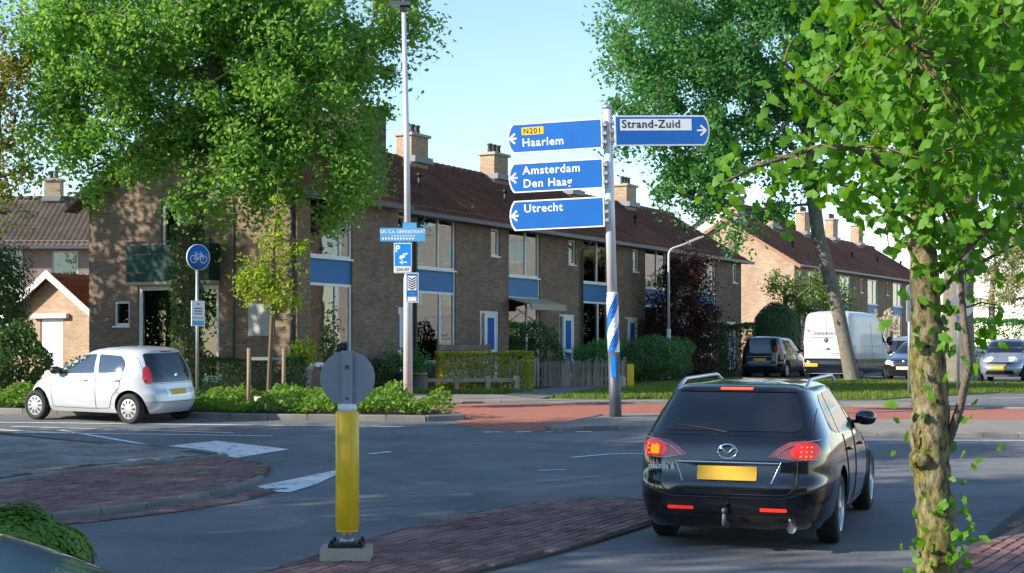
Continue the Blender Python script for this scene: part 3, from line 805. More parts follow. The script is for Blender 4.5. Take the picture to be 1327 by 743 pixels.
for s in (0, 1):
    y0, y1 = (-.45, D) if s == 0 else (2 * D + .45, D)
    z0 = Hr - (Hr - H) / D * (D + .45)
    m.face([(-.52, y0, z0 - .2), (-.52, y1, Hr - .2), (-.52, y1, Hr + .03), (-.52, y0, z0 + .03)])
    m.face([(-.49, y0, z0 - .2), (-.49, y1, Hr - .2), (-.49, y1, Hr + .03), (-.49, y0, z0 + .03)])
    m.face([(-.52, y0, z0 - .2), (-.52, y1, Hr - .2), (.0, y1, Hr - .2), (.0, y0, z0 - .2)])
m.build('verge_board', 'bark', ro)
m = MB(); m.face([(-.012, 2.5, 5.25), (-.012, 3.7, 5.25), (-.012, 3.5, 6.6)]); m.box(-.014, 0, 2.5, 3.7, 5.12, 5.25); m.build('gable_panel', 'render_white', b)
m = MB(); m.box(-.5, WB, -.55, -.41, 5.1, 5.22); m.build('gutter', 'gutter_grey', b)
window(b, .58, 2.55, 3.58, 5.22, PF, cols=(1.5, .5), glass='pane_glass')
m = MB(); m.box(.58, 2.55, .06, .13, 2.88, 3.53); m.build('panel', 'blue_panel', b)
window(b, .58, 2.55, .67, 2.88, PF, cols=(1.5, .85), glass='pane_glass')
window(b, 2.62, 5.51, .25, 2.85, PG, cols=(1, 1.25), fr=.12, glass='pane_glass')
m = MB()
for k in range(40): m.box(.25, .28, 2.8, 3.9, .4 + k * .058, .4 + k * .058 + .03)
m.build('venetian_blind', 'curtain', b)
window(b, 3.25, 4.65, 2.9, 5.1, PG, cols=(1, .7), fr=.1, glass='pane_glass')
window(b, 5.82, 6.4, 1.75, 2.45, PG, fr=.07, glass='pane_glass')
bal = MB().box(-.40, -.02, 2.58, 5.55, 2.86, 2.95).build('balcony', 'concrete', b)
for k in range(4):
    z0 = 2.96 + k * .25
    MB().box(-.42, -.39, 2.6, 5.53, z0, z0 + .24).build('balcony_board', 'green_panel', bal)
    MB().box(-.385, -.02, 2.58, 2.61, z0, z0 + .24).build('balcony_board', 'green_panel', bal)
m = MB(); m.box(-.43, -.38, 2.56, 5.57, 4.02, 4.06); 
for y in (2.58, 3.4, 4.7, 5.5): m.box(-.42, -.39, y, y + .03, 3.9, 4.02)
m.build('railing', 'black_plastic', bal)
m = MB(); m.box(-.03, 0, .75, 1.6, 1.45, 2.3); m.build('meter_cabinet', 'grey_plate', b)
m = MB(); m.tube([(-.06, .15, 5.1), (-.06, .15, -.3)], .045, 8); m.build('drainpipe', 'gutter_grey', b)
m = MB(); m.tube([(-.02, 2.1, 5.2), (-.02, 2.1, -.3)], .03, 8); m.build('drainpipe', 'gutter_grey', b)
# tall chimney wall between the corner house and the row
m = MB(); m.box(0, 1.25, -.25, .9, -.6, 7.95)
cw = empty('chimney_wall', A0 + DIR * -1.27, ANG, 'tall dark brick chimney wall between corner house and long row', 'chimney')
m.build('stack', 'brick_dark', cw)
m = MB(); m.box(-.05, 1.3, -.3, .95, 7.952, 8.05); m.build('coping', 'concrete', cw)
m = MB(); m.box(.5, .85, -.265, -.252, 2.75, 2.95); m.build('house_number_plate', 'sign_white', cw)

# brick shed with white gable boards, beside the corner house
sh = empty('garden_shed', B0 + INW * 9.9 + DIR * 1.2, ANG, 'small brick shed with white gable boards and white door', 'shed')
m = MB(); P5 = lambda u, z, d: (d, u, z)
wall_holes(m, -1.75, 1.75, -.6, 2.15, [(-.35, .6, 0, 2.0)], P5)
m.face([(0, -1.75, 2.15), (0, 1.75, 2.15), (0, 0, 3.35)])
for s in (-1.75, 1.75): m.face([(0, s, -.6), (4, s, -.6), (4, s, 2.15), (0, s, 2.15)])
m.build('wall', 'brick_pale', sh, fix=False)
m = MB(); m.box(.05, .1, -.35, .6, 0, 2.0); d = m.build('door', 'white_paint', sh)
for k in range(4): MB().box(.03, .05, -.3 + k * .22, -.1 + k * .22, .08, 1.92).build('door_board', 'white_paint', d)
m = MB(); m.box(-.15, .0, -.6, .85, 2.02, 2.16); m.build('lintel', 'white_paint', sh)
for s in (1, -1):
    V, F = tile_slope(4.4, 2.05, 1.4, s * 2.05 if s < 0 else 2.05, 1.97, -s)
    V[:, 0] -= .35
    link('roof_slope', np_mesh('roof_slope', V, F, True), 'roof_tile_red', sh)
m = MB()
for s in (1, -1):
    m.face([(-.37, s * 2.1, 1.82), (-.37, 0, 3.22), (-.37, 0, 3.46), (-.37, s * 2.1, 2.02)]); m.face([(-.33, s * 2.1, 1.82), (-.33, 0, 3.22), (-.33, 0, 3.46), (-.33, s * 2.1, 2.02)])
    m.face([(-.37, s * 2.1, 1.82), (-.33, s * 2.1, 1.82), (-.33, 0, 3.22), (-.37, 0, 3.22)])
m.build('gable_board', 'white_paint', sh)

# house behind, seen over the shed
terrace('brick_house', 'pinkish brick house with dark tiled roof behind the shed', 'house', Vector((-32, 62, .7)), R(2), 17.5, 3.7, 5.6, 7.75,
        smalls=[(10.3, 11.4, 3.5, 5.3), (12.6, 13.7, 3.5, 5.2), (14.3, 15.2, 3.5, 5.2), (10, 11.5, .9, 2.3), (13, 14.5, .9, 2.3)], wall='brick_pink', tile='roof_tile_grey', ends=(True, True), chim=(11.7, 3.7, 7.75, .7, .6, .8, 2))

# second row farther up the street
ANG2 = R(90 - 30)
D2 = Vector((math.cos(ANG2), math.sin(ANG2), 0))
C0 = Vector((16.2, 85, 1.1))
lab2 = ['sunlit pale brick gable-end house behind the willow', 'brick terraced house up the street behind the leaning tree trunk', 'brick terraced house up the street with pale blue panels above the parked cars',
        'brick terraced house up the street beside the tall ginkgo trunk', 'last brick house of the far row up the street']
for i in range(5):
    terrace('terraced_house', lab2[i], 'house', C0 + D2 * (6 * i), ANG2, 6, 4.2, 5.7, 8.3, doors=[(.3, 1.5, 2.35)], bays=[(2.4, 4.8)], smalls=[(.8, 1.4, 4.3, 5.2)],
            ends=(i == 0, i == 4), wall='brick_pale' if i == 0 else 'brick_brown', ox=(.25 if i == 0 else 0, 0), chim=(1.2, 4.0, 8.3, 1.1, .6, 1.3, 3), group='houses of the far row', vents=[(4.5, .4)])
m = MB(); g0 = C0 + D2 * -.27
vb = MB()
for s in (0, 1):
    y0, y1 = (-.45, 4.2) if s == 0 else (8.85, 4.2); z0 = 8.3 - (2.6 / 4.2) * 4.65
    vb.face([(-.27, y0, z0 - .18), (-.27, y1, 8.12), (-.27, y1, 8.34), (-.27, y0, z0 + .04)]); vb.face([(-.25, y0, z0 - .18), (-.25, y1, 8.12), (-.25, y1, 8.34), (-.25, y0, z0 + .04)])
h0 = [o for o in bpy.data.objects if o.get('label') == lab2[0]][0]
vb.build('verge_board', 'terracotta', h0)
m = MB(); m.box(-.12, 0, 3.6, 4.0, -.6, 7.6); m.build('flue', 'brick_brown', h0)
# white gable behind it
terrace('white_house', 'white rendered house gable rising behind the long row', 'house', Vector((19, 103, 1.2)), ANG2, 12, 4.6, 7.6, 11, wall='render_white', ends=(True, True), ox=(.3, 0))
# white flats at the end of the street
fl = empty('apartment_block', (31, 92, 1.0), R(-38), 'white apartment block at the end of the street behind bare spring tree', 'building')
P6 = lambda u, z, d: (u, d, z)
hol = [(1.2 + 4 * k, 3.6 + 4 * k, .9 + 3 * j, 2.4 + 3 * j) for k in range(8) for j in range(3)]
m = MB(); wall_holes(m, 0, 33, -1, 9.6, hol, P6, .2)
m.face([(0, 0, -1), (0, 10, -1), (0, 10, 9.6), (0, 0, 9.6)]); m.face([(33, 0, -1), (33, 10, -1), (33, 10, 9.6), (33, 0, 9.6)]); m.face([(0, 0, 9.6), (33, 0, 9.6), (33, 10, 9.6), (0, 10, 9.6)])
m.build('wall', 'render_white', fl, fix=False)
for h in hol: window(fl, *h, P6, cols=(1, 1), glass='pane_glass')

# unseen terrace added behind the viewpoint: keeps the low sky glow out of reflections
terrace('brick_house', 'long brown brick terrace added out of view to darken reflections', 'house', Vector((24, -20, 0)), R(180), 48, 4, 5.6, 8, ends=(True, True), bays=[(3 + 6 * k, 5.4 + 6 * k) for k in range(7)])
# ------------------------------------------------------------------ trees and plants
def at(px, py, d):
    """the point at depth d that a sight line through photo pixel (px,py) reaches"""
    return Vector(((px - 663) / 1920 * d, d, CAM_Z + (450 - py) / 1920 * d))

def grow(trunk, targets, seed=0, r_tip=.012, power=2.4, trunk_r=.3):
    """skeleton: targets hang themselves on the nearest node; radii follow the load"""
    rg = random.Random(seed)
    nodes_ = [Vector(p) for p in trunk]; par = [i - 1 for i in range(len(nodes_))]; nt_ = len(nodes_)
    fork = max(1, nt_ // 2)
    top = nodes_[-1]
    for tg in sorted(targets, key=lambda p: (p - top).length):
        best, bd = None, 1e9
        for i in range(fork, len(nodes_)):
            v = tg - nodes_[i]; dd = v.length + max(0, -v.z) * .8
            if dd < bd: bd, best = dd, i
        a = nodes_[best]; L = (tg - a).length; k = max(1, int(L / .7)); prev = best
        for j in range(1, k + 1):
            t = j / k; p = a.lerp(tg, t)
            if j < k: p = p + Vector((rg.gauss(0, .06), rg.gauss(0, .06), rg.gauss(0, .04) + .12 * math.sin(math.pi * t) * L * .3))
            nodes_.append(p); par.append(prev); prev = len(nodes_) - 1
    load = [0.0] * len(nodes_)
    kids = [[] for _ in nodes_]
    for i, p in enumerate(par):
        if p >= 0: kids[p].append(i)
    for i in reversed(range(len(nodes_))):
        if not kids[i]: load[i] = r_tip ** power
        else: load[i] = sum(load[k] for k in kids[i])
    rad = [l ** (1 / power) for l in load]
    s = trunk_r / rad[0]
    rad = [min(r * s, trunk_r) if r * s > r_tip else r_tip for r in rad]
    return nodes_, par, kids, rad

def branch_mesh(mb, nodes_, par, kids, rad, skip_below=.0, n_trunk=0):
    done = set()
    def chain(i):
        seq = [par[i], i] if par[i] >= 0 else [i]
        while kids[seq[-1]]:
            nx = max(kids[seq[-1]], key=lambda k: rad[k]); seq.append(nx)
        return seq
    starts = [0]
    while starts:
        i = starts.pop()
        seq = chain(i)
        body = seq if par[i] < 0 else seq[1:]
        for a in body:
            if kids[a]:
                big = max(kids[a], key=lambda k: rad[k])
                starts += [k for k in kids[a] if k != big]
        r = [rad[k] for k in seq]
        if par[i] >= 0: r[0] = min(r[0], r[1] * 1.15)
        mb.tube([nodes_[k] for k in seq], r, 9 if r[0] > .1 else 5, caps=False)

def crown_targets(blobs, n, seed, shell=.55):
    rg = random.Random(seed); vol = [b[3] * b[4] * b[5] for b in blobs]; out = []
    while len(out) < n:
        b = rg.choices(blobs, vol)[0]
        v = Vector((rg.gauss(0, 1), rg.gauss(0, 1), rg.gauss(0, 1))).normalized()
        r = (shell ** 3 + rg.random() * (1 - shell ** 3)) ** (1 / 3)
        out.append(Vector((b[0] + v.x * r * b[3], b[1] + v.y * r * b[4], b[2] + v.z * r * b[5])))
    return out

def tree(name, label, base, trunk, blobs, n_cl, n_leaf, leaf, mat, bark, r, cl=.55, seed=1, group=None, droop=.35, cat='tree', shell=.55, flat=.2, ivy=None):
    root = empty(name, base, 0, label, cat, group)
    B = Vector(base)
    tg = [t - B for t in crown_targets(blobs, n_cl, seed, shell)]
    nd, pr, kd, rad = grow([Vector(p) for p in trunk], tg, seed, trunk_r=r)
    # root flare
    rad[0] = r * 1.25
    mb = MB(); branch_mesh(mb, nd, pr, kd, rad); mb.build('trunk', bark, root, fix=False)
    g = np.random.default_rng(seed)
    T = np.array([tuple(t) for t in tg])
    idx = np.repeat(np.arange(len(T)), n_leaf)
    sz = cl * g.uniform(.55, 1.35, len(T))[idx][:, None]
    off = g.normal(size=(len(idx), 3)) * sz * np.array([1, 1, .75]) * .62
    off[:, 2] -= droop * sz[:, 0] * np.abs(g.normal(size=len(idx)))
    V, F = leaf_cloud(T[idx] + off, leaf, seed, flat)
    link('crown', np_mesh('crown', V, F), mat, root)
    return root, (nd, pr, kd, rad)

# the ivy-clad plane-like maple before the corner house
tb = (-7.95, 36.2, zt(36.2) - .05)
def bl(px, py, d, rx, ry, rz):
    p = at(px, py, d); return (p.x, p.y, p.z, rx, ry, rz)
blobs = [bl(235, 60, 36, 2.9, 2.8, 2.3), bl(120, 90, 35.5, 1.9, 2, 1.9), bl(340, 90, 36, 2.6, 2.6, 2.4), bl(425, 130, 36.5, 1.5, 2, 2.0), bl(100, 190, 35, .8, 1.2, 1.0),
         bl(300, 240, 35.3, 1.5, 1.2, 1.1), bl(400, 225, 36, 1.6, 1.5, 1.4), bl(345, 180, 35.6, 1.6, 1.5, 1.3), bl(450, 210, 36, .9, 1.1, 1.3), bl(470, 60, 37, 1.2, 1.5, 1.6), bl(545, 35, 37, .85, .8, .65), bl(200, 0, 36.5, 3.5, 3, 2), bl(390, -20, 36.5, 3, 3, 2),
         bl(200, 200, 35, 1.0, .9, .9), bl(60, 60, 35, 1.0, 1.2, 1.4), bl(75, 140, 35, 1.0, 1.1, 1.2), bl(150, 160, 35, 1.3, 1.2, 1.1), bl(255, 170, 35, 1.6, 1.2, 1.1), bl(130, 225, 35, .55, .6, .5), bl(455, 255, 36, .6, .8, .9)]
tree('maple_tree', 'big leafy maple with an ivy-clad trunk before the corner house', tb,
     [(0, 0, 0), (.02, 0, 1.2), (-.03, .02, 2.6), (0, .05, 3.9), (.25, .1, 5.0), (.5, .1, 6.0), (.6, .1, 7.2), (.6, .1, 8.4)], blobs, 520, 205, .13, 'leaf_maple', 'bark', .27, .40, 11, droop=.7, shell=.5)
tr = [o for o in bpy.data.objects if o.name == 'maple_tree'][0]
g = np.random.default_rng(3); n = 5200
a = g.uniform(0, 6.283, n); h = g.uniform(.05, 4.3, n); rr = .30 + np.abs(g.normal(0, .055, n))
V, F = leaf_cloud(np.stack([rr * np.cos(a), rr * np.sin(a), h], 1), .095, 3, 0)
link('ivy', np_mesh('ivy', V, F), 'leaf_ivy', tr)

# leaning tree by the van, broad crown behind the signpost
t2 = (11.75, 51, zt(51) - .05)
blobs = [bl(890, 110, 50, 2.6, 3, 2.6), bl(850, 40, 50, 2.2, 2.5, 2.2), bl(990, 60, 51, 3.0, 3, 2.8), bl(940, 190, 50, 2.3, 2.5, 1.8), bl(840, 150, 49.5, 1.5, 1.8, 1.5), bl(785, 130, 49.5, .8, 1, .7),
         bl(880, 235, 49.5, 1.5, 1.5, 1.0), bl(1060, 160, 51, 2.4, 2.5, 2.4), bl(1130, 60, 52, 3, 3, 3), bl(1040, -60, 51, 4, 3.5, 2.5), bl(860, -50, 51, 2.3, 2.5, 2), bl(960, 275, 49.5, 1.0, 1.2, .6), bl(790, 190, 49.5, .6, .8, .6), bl(1010, 260, 50, 1.0, 1, .7)]
tree('plane_tree', 'leaning pale-barked tree beside the white van, crown behind the signpost', t2,
     [(0, 0, 0), (-.25, 0, 1.2), (-.5, .0, 2.4), (-.85, 0, 3.8), (-1.2, 0, 5.1), (-1.35, 0, 6.2), (-1.5, 0, 7.6), (-1.6, 0, 9.2)], blobs, 420, 220, .155, 'leaf_dark', 'bark_pale', .235, .48, 12, droop=.7, shell=.5)
t3 = (14.9, 49.3, zt(49) - .05)
blobs = [bl(1240, 120, 49, 3, 3, 3), bl(1330, 150, 49, 3.5, 3, 3), bl(1180, 20, 50, 3, 3, 2.5), bl(1300, -30, 50, 4, 3.5, 3)]
tree('plane_tree', 'stout grey tree trunk standing before the silver hatchback', t3, [(0, 0, 0), (0, 0, 1.2), (-.05, 0, 2.6), (.0, 0, 4.2), (.1, 0, 6.0), (.15, 0, 7.6)], blobs, 200, 200, .2, 'leaf_dark', 'bark_pale', .5, .8, 13)

# young staked tree
ty = (-5.22, 31.7, zt(31.7) + .09)
yt, yn = tree('young_tree', 'slender young tree with yellow-green leaves tied between two stakes', ty, [(0, 0, 0), (.03, 0, .9), (.08, 0, 1.9), (.12, 0, 2.7), (.12, 0, 3.4), (.16, 0, 4.2), (.22, 0, 4.75)],
     [bl(352, 330, 31.7, .35, .3, .75), bl(335, 365, 31.7, .55, .3, .35), bl(365, 380, 31.7, .55, .3, .35), bl(358, 270, 31.7, .15, .15, .4), bl(318, 350, 31.7, .2, .2, .35), bl(385, 330, 31.7, .2, .2, .4)],
     85, 34, .085, 'leaf_young', 'twig', .045, .15, 15, droop=.6, shell=.3)
pl = MB(); pl.lathe([(.27, -.05), (.30, .25), (.27, .25), (.25, .2)], 20); pl.build('tree_ring', 'concrete', empty('tree_ring', ty, 0, 'grey concrete ring round the foot of the young tree', 'ring'))
for dx, dy, lb in ((-.42, .02, 'wooden stake with tie beside the young tree, toward the cycle sign'), (.32, .06, 'wooden stake with tie beside the young tree, toward the lamp post')):
    r_ = empty('tree_stake', (ty[0] + dx, ty[1] + dy, ty[2]), 0, lb, 'stake', 'tree stakes')
    MB().tube([(0, 0, -.2), (.01, 0, 1.28)], [.045, .042], 8).build('post', 'stake_wood', r_)
    MB().box(min(0, -dx) + .0, max(0, -dx), -.02, .015, 1.02, 1.09).build('tie_strap', 'pot_grey', r_)

# off to the side: a row of broad street trees whose shade falls over the junction
shade = [(-19.5, 2.0, 13.6), (-20, 8.0, 14.6), (-19.5, 14.0, 13.8), (-19.5, 19.4, 11.8)]
st0 = None
for i, (x, y, hh) in enumerate(shade):
    if st0 is None:
        st0, _ = tree('street_tree', 'tall dense street tree in the row beside the grey paved island', (x, y, 0), [(0, 0, 0), (0, 0, 2.2), (.1, 0, 4), (0, .1, 6), (0, 0, 8.5), (0, 0, 11)],
             [(x, y, 7.6, 3.0, 2.6, 5.6), (x + 1, y + .6, 5.2, 2.8, 2.2, 2.4), (x - .5, y - .5, 10.6, 2.4, 2.0, 3.0)], 230, 120, .27, 'leaf_maple', 'bark', .3, .85, 21, group='row of trees by the paved island')
    else:
        c = copy_tree(st0); c['label'] = 'tall dense street tree in the row beside the grey paved island' if y > 0 else 'tall dense street tree before the terrace across the road'; c['group'] = 'row of trees by the paved island' if y > 0 else 'trees before the terrace across the road'; c.location = (x, y, zt(max(10, y))); c.rotation_euler = (0, 0, i * 1.7); c.scale = (1, 1, hh / 13.6)

tree('garden_tree', 'light-crowned garden tree beside the corner house, beyond the shed', (-21.5, 36.6, .63), [(0, 0, 0), (0, 0, 2), (.1, 0, 4), (0, 0, 6), (0, 0, 8.5)],
     [(-21.5, 36.6, 8.4, 3.0, 2.7, 5.2), (-20.5, 36.8, 5.2, 2.6, 2.7, 2.6)], 210, 110, .2, 'leaf_maple', 'bark', .2, .7, 41)
# ------------------------------------------------------------------ ginkgo in the pavement
gk_d = 6.5
gb = Vector((at(1213, 743, gk_d).x, gk_d, .05))
GK = empty('ginkgo_tree', gb, 0, 'mossy-trunked ginkgo with fan-shaped bright green leaves in the pavement', 'tree')
def rel(px, py, d=gk_d): return at(px, py, d) - gb
trunk = [rel(1222, 800), rel(1214, 743), rel(1212, 690), rel(1207, 620), rel(1203, 575), rel(1205, 520), rel(1200, 455), rel(1199, 400), rel(1196, 330), rel(1195, 260), rel(1192, 190), rel(1188, 110), rel(1180, 20), rel(1175, -80), rel(1170, -200)]
trunk[0].z = -.1
rads = [.115, .092, .086, .080, .088, .077, .074, .064, .060, .052, .046, .042, .038, .034, .03]
mb = MB(); fine_p, fine_r = [], []
gr = random.Random(5)
for i in range(len(trunk) - 1):
    for k in range(5):
        t = k / 5; fine_p.append(trunk[i].lerp(trunk[i + 1], t) + Vector((gr.gauss(0, .0035), gr.gauss(0, .004), 0))); fine_r.append((rads[i] * (1 - t) + rads[i + 1] * t) * gr.uniform(.93, 1.07))
mb.tube(fine_p, fine_r, 18, caps=False)
tk = mb.build('trunk', 'bark_moss', GK, fix=False)
for (px, py, rr_) in ((1196, 597, .036), (1226, 655, .02)):
    p = rel(px, py, gk_d - .085); kn = MB()
    kn.lathe([(rr_ * 1.25, -.03), (rr_ * 1.12, -.008), (rr_, .012), (rr_ * .8, .030), (rr_ * .5, .040), (.001, .043)], 14, Matrix.Translation(p + Vector((0, .03, 0))) @ Matrix.Rotation(R(90), 4, 'X'))
    kn.build('knot', 'bark_moss', tk, fix=False)
limbs = [([rel(1224, 585), rel(1243, 530, 6.45), rel(1256, 470, 6.4), rel(1247, 400, 6.4), rel(1243, 330, 6.4), rel(1215, 260, 6.35), rel(1190, 200, 6.3)], .023),
         ([rel(1243, 330, 6.4), rel(1275, 300, 6.4), rel(1327, 265, 6.35), rel(1400, 215, 6.3)], .02),
         ([rel(1195, 250), rel(1150, 215, 6.2), rel(1100, 190, 6.0), rel(1045, 195, 5.9), rel(985, 215, 5.8), rel(940, 235, 5.75)], .02),
         ([rel(1192, 190), rel(1130, 160, 6.3), rel(1060, 120, 6.2), rel(1000, 70, 6.1)], .018),
         ([rel(1188, 120), rel(1235, 60, 6.3), rel(1285, 20, 6.3), rel(1340, -60, 6.3)], .028),
         ([rel(1190, 150), rel(1220, 100, 6.6), rel(1260, 70, 6.7), rel(1340, 40, 6.8)], .02),
         ([rel(1182, 40), rel(1120, 10, 6.3), rel(1060, -40, 6.2)], .02),
         ([rel(1199, 400), rel(1235, 360, 6.6), rel(1290, 330, 6.7), rel(1350, 300, 6.8)], .014),
         ([rel(1195, 300), rel(1160, 270, 6.2), rel(1130, 250, 6.1), rel(1090, 240, 6.0)], .012),
         ([rel(1188, 100), rel(1180, 60, 5.9), rel(1150, 20, 5.6), rel(1110, -30, 5.4)], .016)]
twpts = []
for pts, r0 in limbs:
    m = MB(); m.tube(pts, [r0 * (1 - .75 * i / (len(pts) - 1)) for i in range(len(pts))], 8, caps=False); m.build('limb', 'bark', GK, fix=False)
    for a, c in zip(pts, pts[1:]):
        for k in range(4): twpts.append(a.lerp(c, k / 4))
twpts += [p for p in fine_p if p.z > 2.1]
# fan-shaped leaf
def ginkgo_leaf():
    m = MB(); n = 11; pts = [(0, 0, 0)]
    ring = []
    for k in range(n):
        t = R(-62 + 124 * k / (n - 1)); r_ = (1.0 if k != n // 2 else .78) * (1 + .05 * math.sin(k * 2.6))
        ring.append((math.sin(t) * r_, math.cos(t) * r_ , .10 * math.sin(3 * t) - .12 * abs(math.sin(t))))
    for k in range(n - 1): m.f.append((0, k + 1, k + 2)); m.sm.append(True)
    m.v = pts + ring; nb = len(m.v)
    m.v += [(-.015, 0, 0), (.015, 0, 0), (0, -.75, -.12)]; m.f.append((nb, nb + 1, nb + 2)); m.sm.append(False)
    return m
GL = ginkgo_leaf(); lm = GL.mesh('leaf', fix=False); lm.materials.append(M['leaf_ginkgo'])
gr = random.Random(9)
spots = []
def add(p, n, spread, big=1):
    for _ in range(n):
        q = p + Vector((gr.gauss(0, spread), gr.gauss(0, spread), gr.gauss(0, spread * .8)))
        spots.append((q, gr.uniform(.026, .05) * big))
for p in twpts: add(p, 8 if p.z > 2.25 else 1, .10)
for _ in range(3900):     # the dense crown
    px = gr.triangular(1010, 1480, 1270); py = gr.triangular(-200, 360, 60)
    if px < 1060 and gr.random() < .55: continue
    if py > 255 + (px - 1060) * .30 or py > 335: continue
    spots.append((rel(px, py, gr.uniform(5.7, 7.6)), gr.uniform(.027, .053)))
for _ in range(80): spots.append((rel(gr.gauss(1235, 36), gr.gauss(390, 60), gr.uniform(6.2, 6.7)), gr.uniform(.03, .052)))
for (px, py, n) in ((1175, 560, 3), (1250, 600, 5), (1235, 655, 9), (1190, 650, 4), (1185, 700, 8), (1255, 690, 9), (1190, 735, 9), (1240, 720, 8), (1215, 495, 4), (1215, 450, 3)):
    for _ in range(n): spots.append((rel(gr.gauss(px, 13), gr.gauss(py, 11), gk_d - .12 + gr.gauss(0, .05)), gr.uniform(.022, .04)))
def lmat(q, s):
    e = Euler((R(gr.uniform(50, 130)), R(gr.uniform(-40, 40)), R(gr.uniform(-70, 70) + (180 if gr.random() < .3 else 0))), 'XYZ')
    # hang the fan down from its stalk
    return Matrix.Translation(q) @ e.to_matrix().to_4x4() @ Matrix.Rotation(R(gr.gauss(180, 55)), 4, 'Z') @ Matrix.Scale(s, 4)
inview = sorted(range(len(spots)), key=lambda i: ((spots[i][0] + gb).y - spots[i][1] * 12) if (spots[i][0].x + gb.x) / (spots[i][0].y + gb.y) < .345 and spots[i][0].z < 3.35 else 99)
single = set(inview[:300])
rv = []; lv = np.array(GL.v)
for i, (q, s) in enumerate(spots):
    mt = lmat(q, s)
    if i in single:
        o = link('leaf', lm, None, GK); o.matrix_basis = mt
    else:
        A = np.array(mt); rv.append(lv @ A[:3, :3].T + A[:3, 3])
tri = np.array(GL.f); nv = len(lv)
o = link('crown', np_mesh('crown', np.concatenate(rv), np.concatenate([tri + nv * k for k in range(len(rv))]), True), 'leaf_ginkgo', GK); o['kind'] = 'stuff'
m = MB()
for k in range(420):
    q, s = spots[gr.randrange(len(spots))]
    if q.z < 1.9: continue
    b_ = min(twpts, key=lambda p: (p - q).length)
    if (b_ - q).length < .6: m.tube([b_, b_.lerp(q, .5) + Vector((0, 0, .02)), q], [.005, .004, .002], 4, caps=False)
m.build('twigs', 'twig', GK, fix=False)['kind'] = 'stuff'

# ------------------------------------------------------------------ shrubs and hedges
def shrub(name, label, loc, rx, ry, rz_, n, leaf, mat, cat='shrub', group=None, seed=1, box=False, lumpy=.16, stem=True, rot=0, flat=.1):
    root = empty(name, loc, rot, label, cat, group)
    g = np.random.default_rng(seed)
    if box:
        # leaves on and just inside a lumpy clipped box
        u = g.uniform(-1, 1, (n, 3)); ax = g.choice(3, n, p=[.22, .45, .33]); sg = np.sign(g.normal(size=n)); sg[ax == 2] = 1
        u[np.arange(n), ax] = sg * (1 - np.abs(g.normal(0, .10, n)))
        lump = 1 + lumpy * np.sin(u[:, :1] * rx * 3.1 + 1) * np.sin(u[:, 2:] * 4 + u[:, :1] * rx * 1.7)
        P_ = u * np.array([rx, ry, rz_ / 2]) * np.concatenate([np.ones((n, 1)), lump, 1 + .4 * (lump - 1)], 1); P_[:, 2] += rz_ / 2
    else:
        v = g.normal(size=(n, 3)); v /= np.linalg.norm(v, axis=1, keepdims=True)
        lump = 1 + lumpy * (np.sin(v[:, 0] * 5 + seed) * np.sin(v[:, 1] * 4 + 2 * seed) + np.sin(v[:, 2] * 6 + seed * 3) * .7)
        r = lump * (.62 + .38 * g.random(n) ** .5)
        P_ = v * r[:, None] * np.array([rx, ry, rz_ / 2]); P_[:, 2] += rz_ * .52
        P_ = P_[P_[:, 2] > .02]
    V, F = leaf_cloud(P_, leaf, seed, flat)
    link('foliage', np_mesh('foliage', V, F), mat, root)
    if stem:
        m = MB(); rg2 = random.Random(seed)
        for k in range(max(4, int(rx * 5))):
            x = rg2.uniform(-rx, rx) * .7; y = rg2.uniform(-ry, ry) * .5
            m.tube([(x * .6, y * .6, -.1), (x * .8, y, rz_ * .35), (x * 1.05, y * 1.2, rz_ * .8)], [.03, .02, .008], 5, caps=False)
        m.build('stems', 'bark', root, fix=False)
    return root

def G(x, y): return (x, y, zt(y) + .02)
shrub('hedge', 'dark glossy clipped hedge below the grey meter cabinet', (-7.0, 37.6, .62), 1.75, .5, .98, 7000, .075, 'leaf_hedge', 'hedge', seed=2, box=True, rot=R(-12))
shrub('hedge', 'golden green clipped hedge behind the low wooden rail', (-.75, 40.3, .63), 1.3, .42, 1.1, 6500, .075, 'leaf_hedge_gold', 'hedge', seed=3, box=True, rot=R(12))
shrub('hedge', 'pale leafy hedge behind the back of the round sign', (-3.75, 41.2, .62), .5, .4, .95, 2200, .075, 'leaf_ivy', 'hedge', seed=4)
shrub('shrub', 'dark shrub under the cream awning', (.75, 47.6, .63), .95, .7, 1.9, 3900, .09, 'leaf_hedge', seed=5)
shrub('shrub', 'leafy green shrub behind the picket fence beside the signpost', (3.1, 49.3, .63), 1.1, .9, 1.5, 3800, .10, 'leaf_dark', seed=6)
shrub('shrub', 'low dark shrub behind the yellow marker post', (4.45, 49, .63), 1.1, .9, 1.45, 4000, .09, 'leaf_hedge', seed=7)
shrub('shrub', 'broad green shrub between signpost and street lamp', (5.3, 54.6, .63), 1.5, 1.2, 1.7, 5600, .10, 'leaf_dark', seed=8)
shrub('hedge', 'dark hedge behind the street lamp', (7.1, 60, .63), 1.5, .8, 1.6, 5000, .09, 'leaf_hedge', 'hedge', seed=9, box=True)
shrub('hedge', 'tall dark green hedge beside the black people carrier', (9.0, 63, .65), 1.2, 1.0, 2.2, 6000, .10, 'leaf_hedge', 'hedge', seed=10, box=True)
shrub('shrub', 'reddish brown low shrub beside the street lamp', (7.2, 57.6, .63), .75, .6, 1.0, 1800, .08, 'leaf_purple', seed=11)
shrub('round_bush', 'round dark clipped bush before the pale brick gable', (11.9, 66.5, .75), 1.15, 1.1, 3.1, 22000, .13, 'leaf_hedge', 'bush', seed=12, lumpy=.03)
shrub('shrub', 'large green bush beside the white shed door', (-12.0, 35.8, .57), .85, .85, 1.8, 4600, .10, 'leaf_hedge', seed=13)
shrub('shrub', 'tall dark bush beside the pink brick house', (-14.2, 40.5, .62), 1.1, 1.1, 4.3, 7500, .12, 'leaf_hedge', seed=14)
